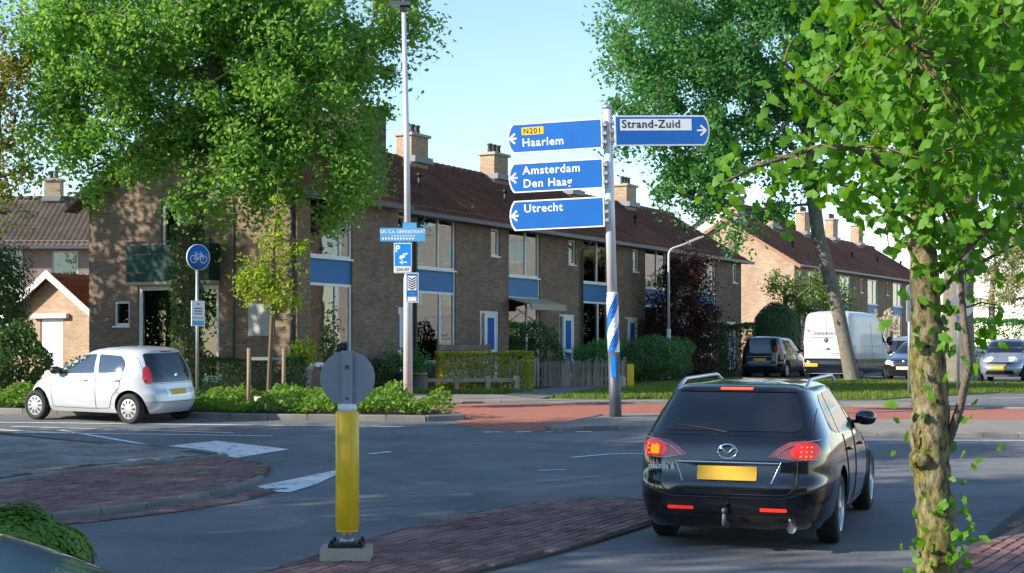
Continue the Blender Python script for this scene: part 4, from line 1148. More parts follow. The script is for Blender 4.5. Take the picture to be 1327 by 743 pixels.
shrub('shrub', 'bluish flowering shrub before the shed wall', (-11.2, 39.4, .62), .7, .5, 1.05, 1500, .08, 'leaf_ivy', seed=15)
shrub('hedge', 'clipped green hedge before the white flats', (23.2, 68, .75), 3.2, 1.0, 2.4, 9000, .13, 'leaf_dark', 'hedge', seed=16, box=True)
# purple-leaved tree, willow, spring tree, brownish tree at the edge
bz = G(6.55, 60.5)
tree('purple_tree', 'dark purple-leaved tree standing behind the street lamp', bz, [(0, 0, 0), (0, 0, .8), (.1, 0, 1.8), (.1, 0, 2.8), (.1, 0, 3.8)], [bl(885, 395, 60, 1.3, 1.2, 1.9), bl(890, 345, 60, .9, .9, 1.1), bl(870, 440, 60, 1.35, 1.2, 1.0), bl(915, 430, 60, .8, .8, .9)], 150, 95, .12, 'leaf_purple', 'bark', .12, .35, 31)
bz = G(12.6, 69)
tree('willow_tree', 'feathery light green willow behind the white van', bz, [(0, 0, 0), (0, 0, 1), (0, 0, 2), (.1, 0, 3), (.1, 0, 3.8)], [bl(1055, 380, 69, 1.4, 1.2, 1.1), bl(1005, 365, 69, .8, .7, .55), bl(1085, 390, 69, .8, .8, .9)], 110, 55, .13, 'leaf_willow', 'bark', .12, .35, 32, droop=1.0)
bz = G(24, 73.5)
tree('spring_tree', 'thin-leaved pale spring tree before the white flats', bz, [(0, 0, 0), (-.1, 0, 1.2), (-.2, 0, 2.3), (-.2, 0, 3.5), (0, 0, 5)], [bl(1300, 340, 73, 1.6, 1.4, 1.5), bl(1322, 375, 73, 1.2, 1.0, 1.0), bl(1285, 390, 73, .9, .9, .8), bl(1325, 310, 73, 1.3, 1.2, 1.2)], 190, 45, .13, 'leaf_spring', 'bark_pale', .16, .35, 33, shell=.2)
bz = G(-16.0, 36)
tree('edge_tree', 'tree with brownish young leaves at the far corner beside the maple', bz, [(0, 0, 0), (.1, 0, 1.5), (.2, 0, 3), (.4, 0, 5), (.5, 0, 6.5)], [bl(-40, 130, 35, 1.6, 1.5, 2.2), bl(5, 110, 35, .7, .8, 1.1), bl(5, 210, 35, .65, .7, .8), bl(-60, 260, 35, 1.4, 1.2, 1.0)], 90, 90, .12, 'leaf_brownish', 'bark', .2, .5, 34)
# pampas grass
pg = empty('pampas_grass', (16.6, 66.5, .75), 0, 'clump of tall cream pampas plumes beside the white van', 'plant')
m = MB(); rg2 = random.Random(4); pts = []
for k in range(14):
    x, y = rg2.gauss(0, .45), rg2.gauss(0, .4); hh = rg2.uniform(1.5, 2.3)
    m.tube([(x * .4, y * .4, 0), (x * .8, y * .8, hh * .7), (x, y, hh)], .012, 4, caps=False)
    for j in range(60): t = rg2.random(); pts.append((x + rg2.gauss(0, .05), y + rg2.gauss(0, .05), hh - .1 + t * .7))
m.build('stalks', 'plume', pg, fix=False); V, F = leaf_cloud(pts, .12, 4); link('plumes', np_mesh('plumes', V, F), 'plume', pg)
# ground cover along the kerb: single low tufts beyond counting
g = np.random.default_rng(8); pts = []
while len(pts) < 26000:
    x, y = g.uniform(-16, -1), g.uniform(29, 36)
    if inside(x, y, STRIP) and inside(x - .12, y - .12, STRIP):
        hgt = .20 + .14 * math.sin(x * 2.3 + y) * math.sin(x * 1.1 - y * 2) + .10 * math.sin(x * 5.1 + 2) + (.12 if -5 < x < -1.4 else 0)
        if hgt < .08: hgt = .08
        pts.append((x, y, zt(y) + .12 + g.uniform(0, 1) ** .6 * hgt))
V, F = leaf_cloud(pts, .095, 8, .3); tag(link('ground_cover', np_mesh('ground_cover', V, F), 'leaf_cover'), 'bright green leafy ground cover along the kerb', 'ground cover', kind='stuff')
# ------------------------------------------------------------------ street furniture
def lettering(parent, s, size, x, z, y, mat, bold=.0, align='LEFT', spacing=1.0, name='lettering', shear=0):
    me = text_mesh(s, size, bold, align, .0015, spacing, shear)
    o = link(name, me, mat, parent, (x, y, z), (R(90), 0, 0)); return o

def sign_arm(root, z, yaw, left, lines, arrow=True, yellow=None, white=None, w_=2.0, h=.60, y0=-.16, rust=False):
    arm = empty('sign_arm', (-.06 if left else .06, y0, z), yaw); arm.parent = root
    s = -1 if left else 1
    def outline(k):          # k: inset
        a, hh = w_ - k, h / 2 - k
        pts = [(.06 + k, -hh), (a - .10, -hh), (a - .045, -hh * .72), (a - .012, -hh * .36), (a, 0), (a - .012, hh * .36), (a - .045, hh * .72), (a - .10, hh), (.06 + k, hh)]
        return [(s * x, z_) for x, z_ in pts]
    MB().prism(outline(0), 'y', -.03, .03).build('frame', 'sign_white', arm)
    MB().prism(outline(.028), 'y', -.034, -.0305).build('face', 'sign_blue', arm)
    m = MB()
    for zz in (-.17, 0, .17): m.box(-.02 if s > 0 else -.09, .09 if s > 0 else .02, -.02, .14, zz - .03, zz + .03)
    m.build('bracket', 'galvanised', arm)
    ax = s * (w_ - .13) if left else (w_ - .16)
    m = MB()
    q = -1 if left else 1
    m.box(ax - .10, ax + .06, -.0375, -.0345, -.018, .018)
    for t in (1, -1):
        mt = Matrix.Translation((ax + q * .085, -.036, 0)) @ Matrix.Rotation(R(t * 42) if not left else R(180 - t * 42), 4, 'Y')
        m.box(-.15, 0.012, -.0018, .0018, -.02, .02, mt)
    m.build('arrow', 'sign_white', arm)
    x0 = -1.70 if left else .20
    if yellow:
        MB().box(x0, x0 + .45, -.038, -.0345, .06, .21).build('route_patch', 'sign_yellow', arm)
        lettering(arm, yellow, .15, x0 + .03, .085, -.040, 'black_text', .002, spacing=1.15)
    if white:
        MB().box(x0 - .03, x0 + 1.43, -.038, -.0345, .0, .23).build('text_patch', 'sign_white', arm)
        lettering(arm, white, .225, x0, .055, -.040, 'black_text', .003, spacing=1.1)
    for (t, zz) in lines: lettering(arm, t, .23, x0, zz, -.0365, 'sign_white', .004, spacing=1.1)

sp = empty('direction_signpost', (2.06, 29.47, zt(29.47) + .075), 0, 'white direction signpost with four blue place-name arms on the island', 'signpost')
sp.rotation_euler = (0, R(-1.55), 0)
MB().tube([(0, 0, 2.4), (0, 0, 6.12)], [.098, .092], 20).build('pole', 'pole_white', sp)
MB().tube([(0, 0, 6.12), (0, 0, 6.2)], [.1, .096], 20).build('cap', 'galvanised', sp)
MB().tube([(0, 0, -.3), (0, 0, 1.28)], [.122, .118], 20).build('base_tube', 'pole_dark', sp)
bands = [MB() for _ in range(4)]
n, rows = 24, 12
for k in range(n):
    b_ = bands[k // 6]
    for r_ in range(rows):
        q = []
        for kk, rr_ in ((k, r_), (k + 1, r_), (k + 1, r_ + 1), (k, r_ + 1)):
            z_ = 1.28 + rr_ * 1.16 / rows; t = 2 * math.pi * kk / n + (z_ - 1.28) * 4.6
            rad = .119 if z_ < 2.43 else .119
            q.append((rad * math.cos(t), rad * math.sin(t), z_))
        b_.face(q, True)
for k in range(4): bands[k].build('sleeve_band', ('sign_blue', 'sign_white')[k % 2], sp, fix=False)
MB().tube([(0, 0, 2.43), (0, 0, 2.47)], [.121, .1], 20).build('sleeve_collar', 'sign_white', sp)
MB().prism([(-.07, .78), (.02, .78), (.02, 1.2), (-.07, 1.2)], 'y', -.125, -.119).build('pale_sticker', 'sign_bright_blue', sp)
sign_arm(sp, 5.62, R(-15), True, [('Haarlem', -.17)], yellow='N201')
sign_arm(sp, 4.83, R(-15), True, [('Amsterdam', .06), ('Den Haag', -.2)])
sign_arm(sp, 4.07, R(-15), True, [('Utrecht', .06)])
sign_arm(sp, 5.66, R(9), False, [], white='Strand-Zuid')

lp = empty('lamp_post', (-2.39, 34.04, zt(34.04)), 0, 'tall white lamp post rising from the ground cover', 'lamp post')
MB().tube([(0, 0, -.2), (0, 0, 2.9), (0, 0, 3.0)], [.108, .1, .08], 18).build('lower_pole', 'pole_white', lp)
MB().tube([(0, 0, 3.0), (-.03, 0, 6), (-.1, 0, 9.18)], [.077, .066, .05], 16).build('upper_pole', 'pole_white', lp)
m = MB(); m.box(-.42, .06, -.14, .14, 9.16, 9.25); m.tube([(-.1, 0, 9.02), (-.1, 0, 9.18)], .07, 12); m.build('lamp_head', 'pole_dark', lp)
MB().box(-.39, -.18, -.12, .12, 9.145, 9.159).build('lamp_glass', 'sign_white', lp)
def flat_sign(name, label, cat, px, py, w_, h, d, face, yaw=0, border='sign_white', bw=.02, group=None):
    c = at(px, py, d); r_ = empty(name, c, yaw, label, cat, group)
    MB().box(-w_ / 2, w_ / 2, -.012, .012, -h / 2, h / 2).build('plate', border, r_)
    MB().box(-w_ / 2 + bw, w_ / 2 - bw, -.0155, -.0125, -h / 2 + bw, h / 2 - bw).build('face', face, r_)
    m = MB()
    for z_ in (-h * .3, h * .3): m.box(-.05, .05, .012, .10, z_ - .015, z_ + .015)
    m.build('clamp', 'galvanised', r_); return r_
s = flat_sign('street_name_sign', 'pale blue street name sign on the lamp post', 'street sign', 521.5, 304.5, 1.04, .31, 33.85, 'sign_pale_blue', bw=.008, border='sign_pale_blue')
lettering(s, 'DR. C.A. GERKESTRAAT', .105, 0, .035, -.017, 'sign_white', .002, 'CENTER', .93)
m = MB()
for k in range(9): m.box(-.26 + k * .062, -.22 + k * .062, -.0175, -.0158, -.035, -.015)
for k in range(11): m.box(-.47 + k * .068, -.43 + k * .068, -.0175, -.0158, -.11, -.065)
m.build('small_print', 'sign_white', s)
s = flat_sign('sign_box', 'small blue box clamped to the lamp post above the street name', 'sign', 530.5, 293, .33, .16, 33.88, 'sign_pale_blue', bw=.01, border='sign_blue')
s = flat_sign('parking_sign', 'blue parking sign with white arrow on the lamp post', 'parking sign', 521.5, 334.5, .41, .69, 33.85, 'sign_bright_blue')
MB().box(-.185, .185, -.019, -.0157, -.325, -.19).build('number_plate', 'sign_white', s)
lettering(s, '236187', .10, 0, -.295, -.021, 'black_text', .0, 'CENTER')
lettering(s, 'P', .21, -.17, .14, -.017, 'sign_white', .008)
m = MB(); m.box(-.02, .10, -.018, -.0157, -.115, -.085); m.prism([(-.08, -.10), (-.0, -.155), (-.0, -.045)], 'y', -.018, -.0157); m.build('arrow', 'sign_white', s)
m = MB(); m.prism([(-.09, -.01), (-.03, -.04), (.06, .03), (.04, .07), (-.06, .06)], 'y', -.018, -.0157); m.prism([(.0, .09), (.08, .06), (.13, .11), (.07, .12), (.05, .09), (.0, .12)], 'y', -.018, -.0157); m.build('coin_hand_symbol', 'sign_white', s)
s = flat_sign('parking_zone_sign', 'narrow blue sign with black chevrons below the parking sign', 'sign', 533.5, 373, .29, .68, 33.85, 'sign_blue')
MB().box(-.10, .10, -.019, -.0157, -.06, .27).build('chevron_field', 'sign_white', s)
m = MB()
for k in range(5):
    z_ = .20 - k * .055
    m.prism([(-.085, z_ + .05), (0, z_), (.085, z_ + .05), (.085, z_ + .02), (0, z_ - .03), (-.085, z_ + .02)], 'y', -.021, -.0192)
m.build('chevrons', 'black_text', s)
MB().box(-.10, .10, -.019, -.0157, -.31, -.21).build('info_plate', 'sign_white', s)
m = MB(); m.box(-.08, .08, -.0205, -.0158, -.135, -.115); m.box(-.08, .08, -.0205, -.0158, -.185, -.175); m.build('small_print', 'sign_pale_blue', s)

# blue cycle sign on its own post
cz = zt(33.9)
cs = empty('cycle_sign', (at(255, 500, 33.9).x, 33.9, cz), 0, 'round blue cycle path sign on a grey post by the white hatchback', 'cycle sign')
MB().tube([(0, 0, -.1), (0, 0, 3.55)], .035, 12).build('post', 'galvanised', cs)
cd = empty('sign_disc', (.03, -.06, 3.83 - cz + .07), R(42)); cd.parent = cs
MB().lathe([(.001, 0), (.30, 0), (.30, .02), (.001, .02)], 36, Matrix.Rotation(R(90), 4, 'X')).build('rim', 'sign_white', cd)
MB().lathe([(.001, .021), (.285, .021), (.285, .0235), (.001, .0235)], 36, Matrix.Rotation(R(90), 4, 'X')).build('face', 'sign_bright_blue' if False else 'sign_blue', cd)
m = MB(); yb = -.026
def ring2(mb, cx, cz_, r_, t=.009): mb.tube([(cx + r_ * math.cos(a_), yb, cz_ + r_ * math.sin(a_)) for a_ in [2 * math.pi * k / 20 for k in range(21)]], t, 5)
ring2(m, -.125, -.045, .082); ring2(m, .125, -.045, .082)
for p, q in (((-.125, -.045), (-.06, .07)), ((-.06, .07), (.08, .07)), ((-.06, .07), (.0, -.045)), ((.0, -.045), (.085, .08)), ((-.125, -.045), (.0, -.045)), ((.125, -.045), (.075, .11)), ((.075, .11), (.03, .13)), ((-.07, .10), (-.055, .06)), ((-.10, .105), (-.04, .105))):
    m.tube([(p[0], yb, p[1]), (q[0], yb, q[1])], .009, 5)
m.build('bicycle_symbol', 'sign_white', cd, fix=False)
pp = empty('under_plate', (.03, -.05, 2.62 - cz), R(42)); pp.parent = cs
MB().box(-.17, .17, -.01, .01, -.29, .29).build('plate', 'sign_white', pp)
m = MB(); m.box(-.15, .15, -.014, -.0105, -.27, -.17); m.box(-.15, .15, -.014, -.0105, -.115, -.09); m.build('blue_print', 'sign_pale_blue', pp)
m = MB()
for z_ in (.2, .1, .04, -.02): m.box(-.1 if z_ < .15 else -.03, .1 if z_ < .15 else .03, -.013, -.0105, z_, z_ + .025)
m.build('small_print', 'gutter_grey', pp)

# yellow island bollard with the back of a round sign
yb_ = empty('island_bollard', (-1.41, 12.68, .03), 0, 'yellow island bollard carrying the grey back of a round sign', 'bollard')
m = MB(); m.box(-.215, .205, -.16, .17, 0, .115); m.build('concrete_block', 'concrete', yb_)
m = MB(); m.box(-.15, .145, -.13, .13, .115, .15)
for x, y in ((-.12, -.1), (.12, -.1), (-.12, .1), (.12, .1)): m.tube([(x, y, .15), (x, y, .185)], .016, 6)
m.build('base_plate', 'black_plastic', yb_)
m = MB(); m.tube([(0, 0, .15), (0, 0, .30)], .045, 14); m.tube([(0, 0, .15), (0, 0, .19)], [.07, .055], 12); m.build('foot_tube', 'galvanised', yb_)
m = MB(); m.lathe([(.04, .262), (.09, .262), (.1, .272), (.1, 1.26), (.09, 1.27), (.04, 1.27)], 32)
for k in range(5):
    a_ = 2 * math.pi * k / 5 + .5; m.box(-.003, .003, -.1012, -.095, .29, 1.25, Matrix.Rotation(a_, 4, 'Z'))
m.build('yellow_sleeve', 'bollard_yellow', yb_)
MB().lathe([(.04, .24), (.092, .24), (.092, .262), (.04, .262)], 28).build('lower_ring', 'sign_yellow', yb_)
MB().lathe([(.03, 1.271), (.082, 1.271), (.078, 1.33), (.03, 1.335)], 28).build('upper_collar', 'sign_white', yb_)
m = MB(); m.prism([(.235 * math.cos(2 * math.pi * k / 48), 1.555 + .235 * math.sin(2 * math.pi * k / 48)) for k in range(48)], 'y', .02, .032); sd = m.build('sign_disc', 'sign_grey_back', yb_)
m = MB(); m.box(-.045, .045, -.02, .0195, 1.33, 1.79); m.build('mounting_channel', 'sign_grey_back', sd)
m = MB(); m.tube([(0, -.02, 1.65), (0, -.03, 1.65)], .02, 8); m.tube([(0, -.02, 1.38), (0, -.024, 1.38)], .014, 8); m.build('bolt', 'pole_dark', sd)

# street lamp by the purple tree
l2 = empty('street_lamp', (6.04, 57.13, .63), 0, 'slim grey street lamp with curved arm before the purple tree', 'street lamp')
arc = [(0, 0, 4.4), (0, 0, 4.75)] + [(.32 * (1 - math.cos(R(a_))), 0, 4.75 + .32 * math.sin(R(a_))) for a_ in range(12, 67, 9)] + [(.55, 0, 5.16), (.95, 0, 5.34)]
MB().tube([(0, 0, -.2), (0, 0, 1.9), (0, 0, 1.92)], [.085, .08, .06], 12).build('lower_pole', 'pole_white', l2)
MB().tube([(0, 0, 1.92)] + arc, [.055] + [.04] * len(arc), 10).build('upper_pole', 'pole_white', l2)
m = MB(); m.prism([(.80, 5.25), (1.35, 5.46), (1.34, 5.51), (1.1, 5.46), (.80, 5.33)], 'y', -.1, .1); m.build('lamp_head', 'pole_white', l2)

def signpole(loc, h, label, disc=None, rect=None):
    r_ = empty('sign_pole', loc, 0, label, 'sign pole')
    MB().tube([(0, 0, -.1), (0, 0, h)], .04, 10).build('post', 'galvanised', r_)
    if disc: MB().prism([(.33 * math.cos(2 * math.pi * k / 32) + .08, disc + .33 * math.sin(2 * math.pi * k / 32)) for k in range(32)], 'y', -.06, -.045).build('sign_disc', 'sign_grey_back', r_)
    if rect:
        o = MB().box(-.35, .05, -.012, .012, -.45, .45).build('sign_plate', 'sign_grey_back', r_, (0, -.06, rect), (0, 0, R(62)))
signpole((10.21, 38.08, zt(38)), 2.85, 'thin grey pole with a turned rectangular plate before the black car', rect=2.35)
signpole((11.88, 39.45, zt(39)), 2.9, 'thin grey pole carrying the back of a round sign by the stout trunk', disc=2.35)

mk = empty('marker_post', (3.46, 43.3, .66), 0, 'short yellow marker post on the grass beside the signpost', 'post')
MB().prism([(-.1, -.1), (.1, -.1), (.1, .66), (.06, .7), (-.06, .7), (-.1, .66)], 'y', -.06, .06).build('body', 'sign_yellow', mk)
MB().box(-.05, .05, -.064, -.0605, .3, .52).build('plate', 'bollard_yellow', mk)
mk = empty('concrete_post', (3.17, 42.6, .66), 0, 'stubby pale concrete post beside the yellow marker', 'post')
MB().lathe([(.10, -.1), (.10, .28), (.085, .33), (.02, .35)], 14).build('body', 'concrete', mk)

# picket fence
pf = empty('picket_fence', (-.07, 45.0, .64), 0, 'weathered wooden picket fence before the terraced garden', 'fence')
x = 0; k = 0
pm = MB(); pm.prism([(-.035, 0), (.035, 0), (.035, .80), (0, .86), (-.035, .80)], 'y', -.011, .011); pme = pm.mesh('picket'); pme.materials.append(M['fence_wood'])
while x < 3.5:
    mid = .95 < x < 2.75
    o = link('picket', pme, None, pf, (x, rnd.uniform(-.01, .01), rnd.uniform(-.03, .02) - (.04 if mid else 0)), (0, rnd.uniform(-.03, .03), 0)); x += .082 if mid else .125
for z_ in (.22, .62): MB().box(-.1, 3.55, .012, .05, z_, z_ + .07).build('rail', 'fence_wood', pf)
for x in (.02, .85, 1.75, 2.65, 3.5): MB().box(x - .045, x + .045, .052, .13, -.2, .92).build('fence_post', 'fence_wood', pf)
# low rail
rf = empty('rail_fence', (-2.3, 39.25, .62), R(14), 'low wooden rail before the golden hedge', 'fence')
for x in (0, .85, 1.7, 2.5): MB().box(x - .06, x + .06, -.06, .06, -.2, .46).build('fence_post', 'fence_wood', rf)
for x in (0, .85, 1.7): MB().box(x + .061, x + .78, -.03, .03, .30, .40).build('rail', 'fence_wood', rf)
# wooden screen under the first window
ws = empty('wooden_screen', A0 + DIR * 1.9 - INW * .9, ANG, 'dark slatted wooden screen below the window of the first terraced house', 'screen')
for k in range(6): MB().box(0, 3.2, -.02, .01, .1 + k * .19, .27 + k * .19).build('slat', 'fence_wood', ws)
for x in (0, 1.6, 3.1): MB().box(x, x + .08, .012, .09, -.1, 1.25).build('post', 'fence_wood', ws)
# pots
def pot(label, loc, r_, h, mat, leaf, plant, seed, ph=.7):
    p = empty('plant_pot', loc, 0, label, 'plant pot')
    MB().lathe([(r_ * .68, 0), (r_ * .95, h * .86), (r_ * 1.06, h * .87), (r_ * 1.06, h), (r_ * .92, h), (r_ * .9, h * .9), (.01, h * .9)], 20).build('pot', mat, p)
    g = np.random.default_rng(seed); n = 500
    P_ = g.normal(size=(n, 3)) * np.array([r_ * .75, r_ * .75, ph * .28]); P_[:, 2] += h + ph * .45; P_ = P_[P_[:, 2] > h * .95]
    V, F = leaf_cloud(P_, leaf, seed, .1); link('foliage', np_mesh('foliage', V, F), plant, p)
    m = MB()
    for k in range(5): m.tube([(0, 0, h * .85), (g.normal() * r_ * .5, g.normal() * r_ * .5, h + ph * .6)], .008, 4, caps=False)
    m.build('stems', 'twig', p, fix=False)
pot('dark plastic pot with leafy plant beside the lamp post', (-3.28, 42.1, .66), .27, .5, 'pot_dark', .09, 'leaf_dark', 1)
pot('grey pot with leafy plant partly behind the lamp post', (-2.68, 42.4, .66), .25, .46, 'pot_grey', .09, 'leaf_dark', 2)
pot('large pale grey pot with grassy plant by the corner house window', (-5.35, 37.9, .62), .25, .74, 'pot_grey', .10, 'leaf_young', 3)
pot('smaller pale grey pot with tall plant beside the large pot', (-4.72, 38.2, .62), .2, .68, 'pot_grey', .10, 'leaf_ivy', 4, 1.6)
# planter in the front corner
pb = empty('planter_box', (-2.72, 8.0, 0), R(10), 'dark planter box overflowing with a bright green shrub beside the dark blue car', 'planter')
MB().prism([(-.42, 0), (.42, 0), (.46, .62), (-.46, .62)], 'y', -.27, .27).build('box', 'pot_dark', pb)
g = np.random.default_rng(5); n = 9000
v = g.normal(size=(n, 3)); v /= np.linalg.norm(v, axis=1, keepdims=True); v[:, 2] = np.abs(v[:, 2]) - .25
lump = 1 + .10 * np.sin(v[:, 0] * 7) * np.sin(v[:, 1] * 6 + 1) + .06 * np.sin(v[:, 2] * 9)
P_ = v * (lump * (.7 + .3 * g.random(n) ** .4))[:, None] * np.array([.46, .38, .40]); P_[:, 2] += .70
V, F = leaf_cloud(P_, .042, 5, .1); link('foliage', np_mesh('foliage', V, F), 'leaf_cover', pb)
# ------------------------------------------------------------------ cars
def interp(tab, z):
    if z <= tab[0][0]: return tab[0][1]
    for (a, va), (b_, vb) in zip(tab, tab[1:]):
        if z <= b_:
            return va + (vb - va) * (z - a) / (b_ - a)
    return tab[-1][1]

def car_body(sp):
    """horizontal outlines stacked from sill to roof, rounded in plan"""
    N_ = 112; zs = []
    keys = sorted({z for k in ('rear', 'front', 'half') for z, _ in sp[k]})
    for a, b_ in zip(keys, keys[1:]):
        k = max(1, int(math.ceil((b_ - a) / .03)))
        zs += [a + (b_ - a) * i / k for i in range(k)]
    zs.append(keys[-1])
    arr = np.array([[interp(sp['rear'], z), interp(sp['front'], z), interp(sp['half'], z)] for z in zs])
    for _ in range(sp.get('smooth', 2)):
        c = arr.copy(); c[1:-1] = (arr[:-2] + 2 * arr[1:-1] + arr[2:]) / 4; arr = c
    V = []; nf, nr = sp.get('nf', 3.2), sp.get('nr', 5.0)
    for z, (xr, xf, hw) in zip(zs, arr):
        xm = (xr + xf) / 2; hl = (xf - xr) / 2
        for k in range(N_):
            t = 2 * math.pi * (k + .5) / N_; c, s = math.cos(t), math.sin(t); n = nf if c > 0 else nr
            x = math.copysign(abs(c) ** (2 / n), c) * hl; y = math.copysign(abs(s) ** (2 / n), s) * hw
            V.append((xm + x, y, z))
    F = []
    for i in range(len(zs) - 1):
        for k in range(N_):
            k2 = (k + 1) % N_; F.append((i * N_ + k, i * N_ + k2, (i + 1) * N_ + k2, (i + 1) * N_ + k))
    L = len(V); top = (len(zs) - 1) * N_
    V.append((sum(arr[0, :2]) / 2, 0, zs[0])); V.append((sum(arr[-1, :2]) / 2, 0, zs[-1] + .004))
    for k in range(N_):
        k2 = (k + 1) % N_; F.append((k2, k, L)); F.append((top + k, top + k2, L + 1))
    me = bpy.data.meshes.new('body'); me.from_pydata(V, [], F); me.update()
    # wheel arches
    bm = MB()
    for x in sp['axles']:
        for s in (1, -1):
            h = sp['half'][3][1] + .3; rr_ = sp['wheel'] + .055
            c0 = len(bm.v); nn = 28
            for y in (s * (h - .56), s * h):
                for k in range(nn):
                    a_ = 2 * math.pi * k / nn; bm.v.append((x + rr_ * math.cos(a_), y, sp['wheel'] + .01 + rr_ * math.sin(a_)))
            for k in range(nn):
                k2 = (k + 1) % nn; bm.f.append((c0 + k, c0 + k2, c0 + nn + k2, c0 + nn + k)); bm.sm.append(False)
            bm.f.append(tuple(c0 + k for k in range(nn))); bm.f.append(tuple(c0 + nn + k for k in reversed(range(nn)))); bm.sm += [False, False]
    cm = bm.mesh('arches'); co_ = bpy.data.objects.new('arches', cm); COL.objects.link(co_)
    cm.materials.append(M['black_plastic'])
    bo = bpy.data.objects.new('body_tmp', me); COL.objects.link(bo); me.materials.append(M[sp['paint']]); 
    md = bo.modifiers.new('b', 'BOOLEAN'); md.operation = 'DIFFERENCE'; md.solver = 'EXACT'; md.object = co_; md.material_mode = 'TRANSFER'
    bpy.context.view_layer.update()
    out = bpy.data.meshes.new_from_object(bo.evaluated_get(bpy.context.evaluated_depsgraph_get()))
    bpy.data.objects.remove(bo); bpy.data.objects.remove(co_)
    out.name = 'body'
    out.polygons.foreach_set('use_smooth', [True] * len(out.polygons))
    out.set_sharp_from_angle(angle=R(38))
    bvh = BVHTree.FromPolygons(V, F)
    return out, bvh

def refine(poly, step):
    """2D polygon -> triangle grid fine enough to follow a curved panel"""
    bm = bmesh.new(); f = bm.faces.new([bm.verts.new((u, v, 0)) for u, v in poly]); bmesh.ops.triangulate(bm, faces=[f])
    for ax in (0, 1):
        lo, hi = min(p[ax] for p in poly), max(p[ax] for p in poly); k = int((hi - lo) / step)
        for i in range(1, k + 1):
            no = (1, 0, 0) if ax == 0 else (0, 1, 0); c = (lo + step * i, 0, 0) if ax == 0 else (0, lo + step * i, 0)
            bmesh.ops.bisect_plane(bm, geom=bm.verts[:] + bm.edges[:] + bm.faces[:], plane_co=c, plane_no=no)
    bm.verts.ensure_lookup_table(); V = [tuple(v.co[:2]) for v in bm.verts]; F = [tuple(v.index for v in f.verts) for f in bm.faces]
    bm.verts.index_update(); F = [tuple(v.index for v in f.verts) for f in bm.faces]; bm.free()
    return V, F

def rounded(poly, r=.04, n=4):
    out = []; L = len(poly)
    for i in range(L):
        p0, p, p1 = Vector(poly[i - 1]), Vector(poly[i]), Vector(poly[(i + 1) % L])
        a, b_ = (p0 - p), (p1 - p); rr_ = min(r, a.length * .45, b_.length * .45)
        s, e = p + a.normalized() * rr_, p + b_.normalized() * rr_
        for k in range(n + 1):
            t = k / n; out.append(tuple(s * (1 - t) ** 2 + p * 2 * t * (1 - t) + e * t ** 2))
    return out

def frame_dir(view):
    """origin/axes of a projection: 'rear','front','left','right' or an angle in degrees about z from rear"""
    a = {'rear': 0, 'left': 90, 'front': 180, 'right': -90}.get(view, view)
    a = R(a)
    d = Vector((math.cos(a), -math.sin(a), 0))             # shooting direction into the body
    u = Vector((math.sin(a), math.cos(a), 0))
    return d, u

def patch(sp, bvh, name, view, poly, mat, parent, off=.004, r=.0, step=.07, center=None, sub=None):
    d, u = frame_dir(view)
    if r: poly = rounded(poly, r)
    V2, F = refine(poly, step)
    c = Vector((sp['L'] / 2 if isinstance(view, str) or abs(view) == 90 else (0 if abs(view) < 90 else sp['L']), 0, 0))
    V = []; ok = []
    for (p, q) in V2:
        o = c + u * p + Vector((0, 0, q)) - d * 6
        h = bvh.ray_cast(o, d)
        if h[0] is None: V.append(tuple(c + u * p + Vector((0, 0, q)))); ok.append(False)
        else: V.append(tuple(h[0] - d * off)); ok.append(True)
    F = [f for f in F if all(ok[i] for i in f)]
    m = MB(); m.v = V; m.f = F; m.sm = [True] * len(F)
    # drop loose verts
    me = m.mesh(name, fix=False)
    bm = bmesh.new(); bm.from_mesh(me)
    bmesh.ops.delete(bm, geom=[v for v in bm.verts if not v.link_faces], context='VERTS')
    bmesh.ops.recalc_face_normals(bm, faces=bm.faces)
    if bm.faces:
        fn = sum((f.normal for f in bm.faces), Vector())
        if fn.dot(d) > 0: bmesh.ops.reverse_faces(bm, faces=bm.faces)
    bm.to_mesh(me); bm.free()
    return link(name, me, mat, parent)

def seam(sp, bvh, name, view, line, parent, wd=.008, mat='black_plastic', off=.003, step=.05, center=None):
    """a thin gap line laid along the body"""
    d, u = frame_dir(view); c = Vector((sp['L'] / 2, 0, 0)) if center is None else Vector(center)
    pts = []
    for a, b_ in zip(line, line[1:]):
        n = max(1, int(math.dist(a, b_) / step))
        for k in range(n + (1 if b_ == line[-1] else 0)): pts.append((a[0] + (b_[0] - a[0]) * k / n, a[1] + (b_[1] - a[1]) * k / n))
    V = []
    for (p, q) in pts:
        h = bvh.ray_cast(c + u * p + Vector((0, 0, q)) - d * 6, d)
        if h[0] is not None: V.append(h[0] - d * off)
    if len(V) > 1:
        m = MB(); m.tube(V, wd / 2, 5, caps=False); return m.build(name, mat, parent, fix=False)

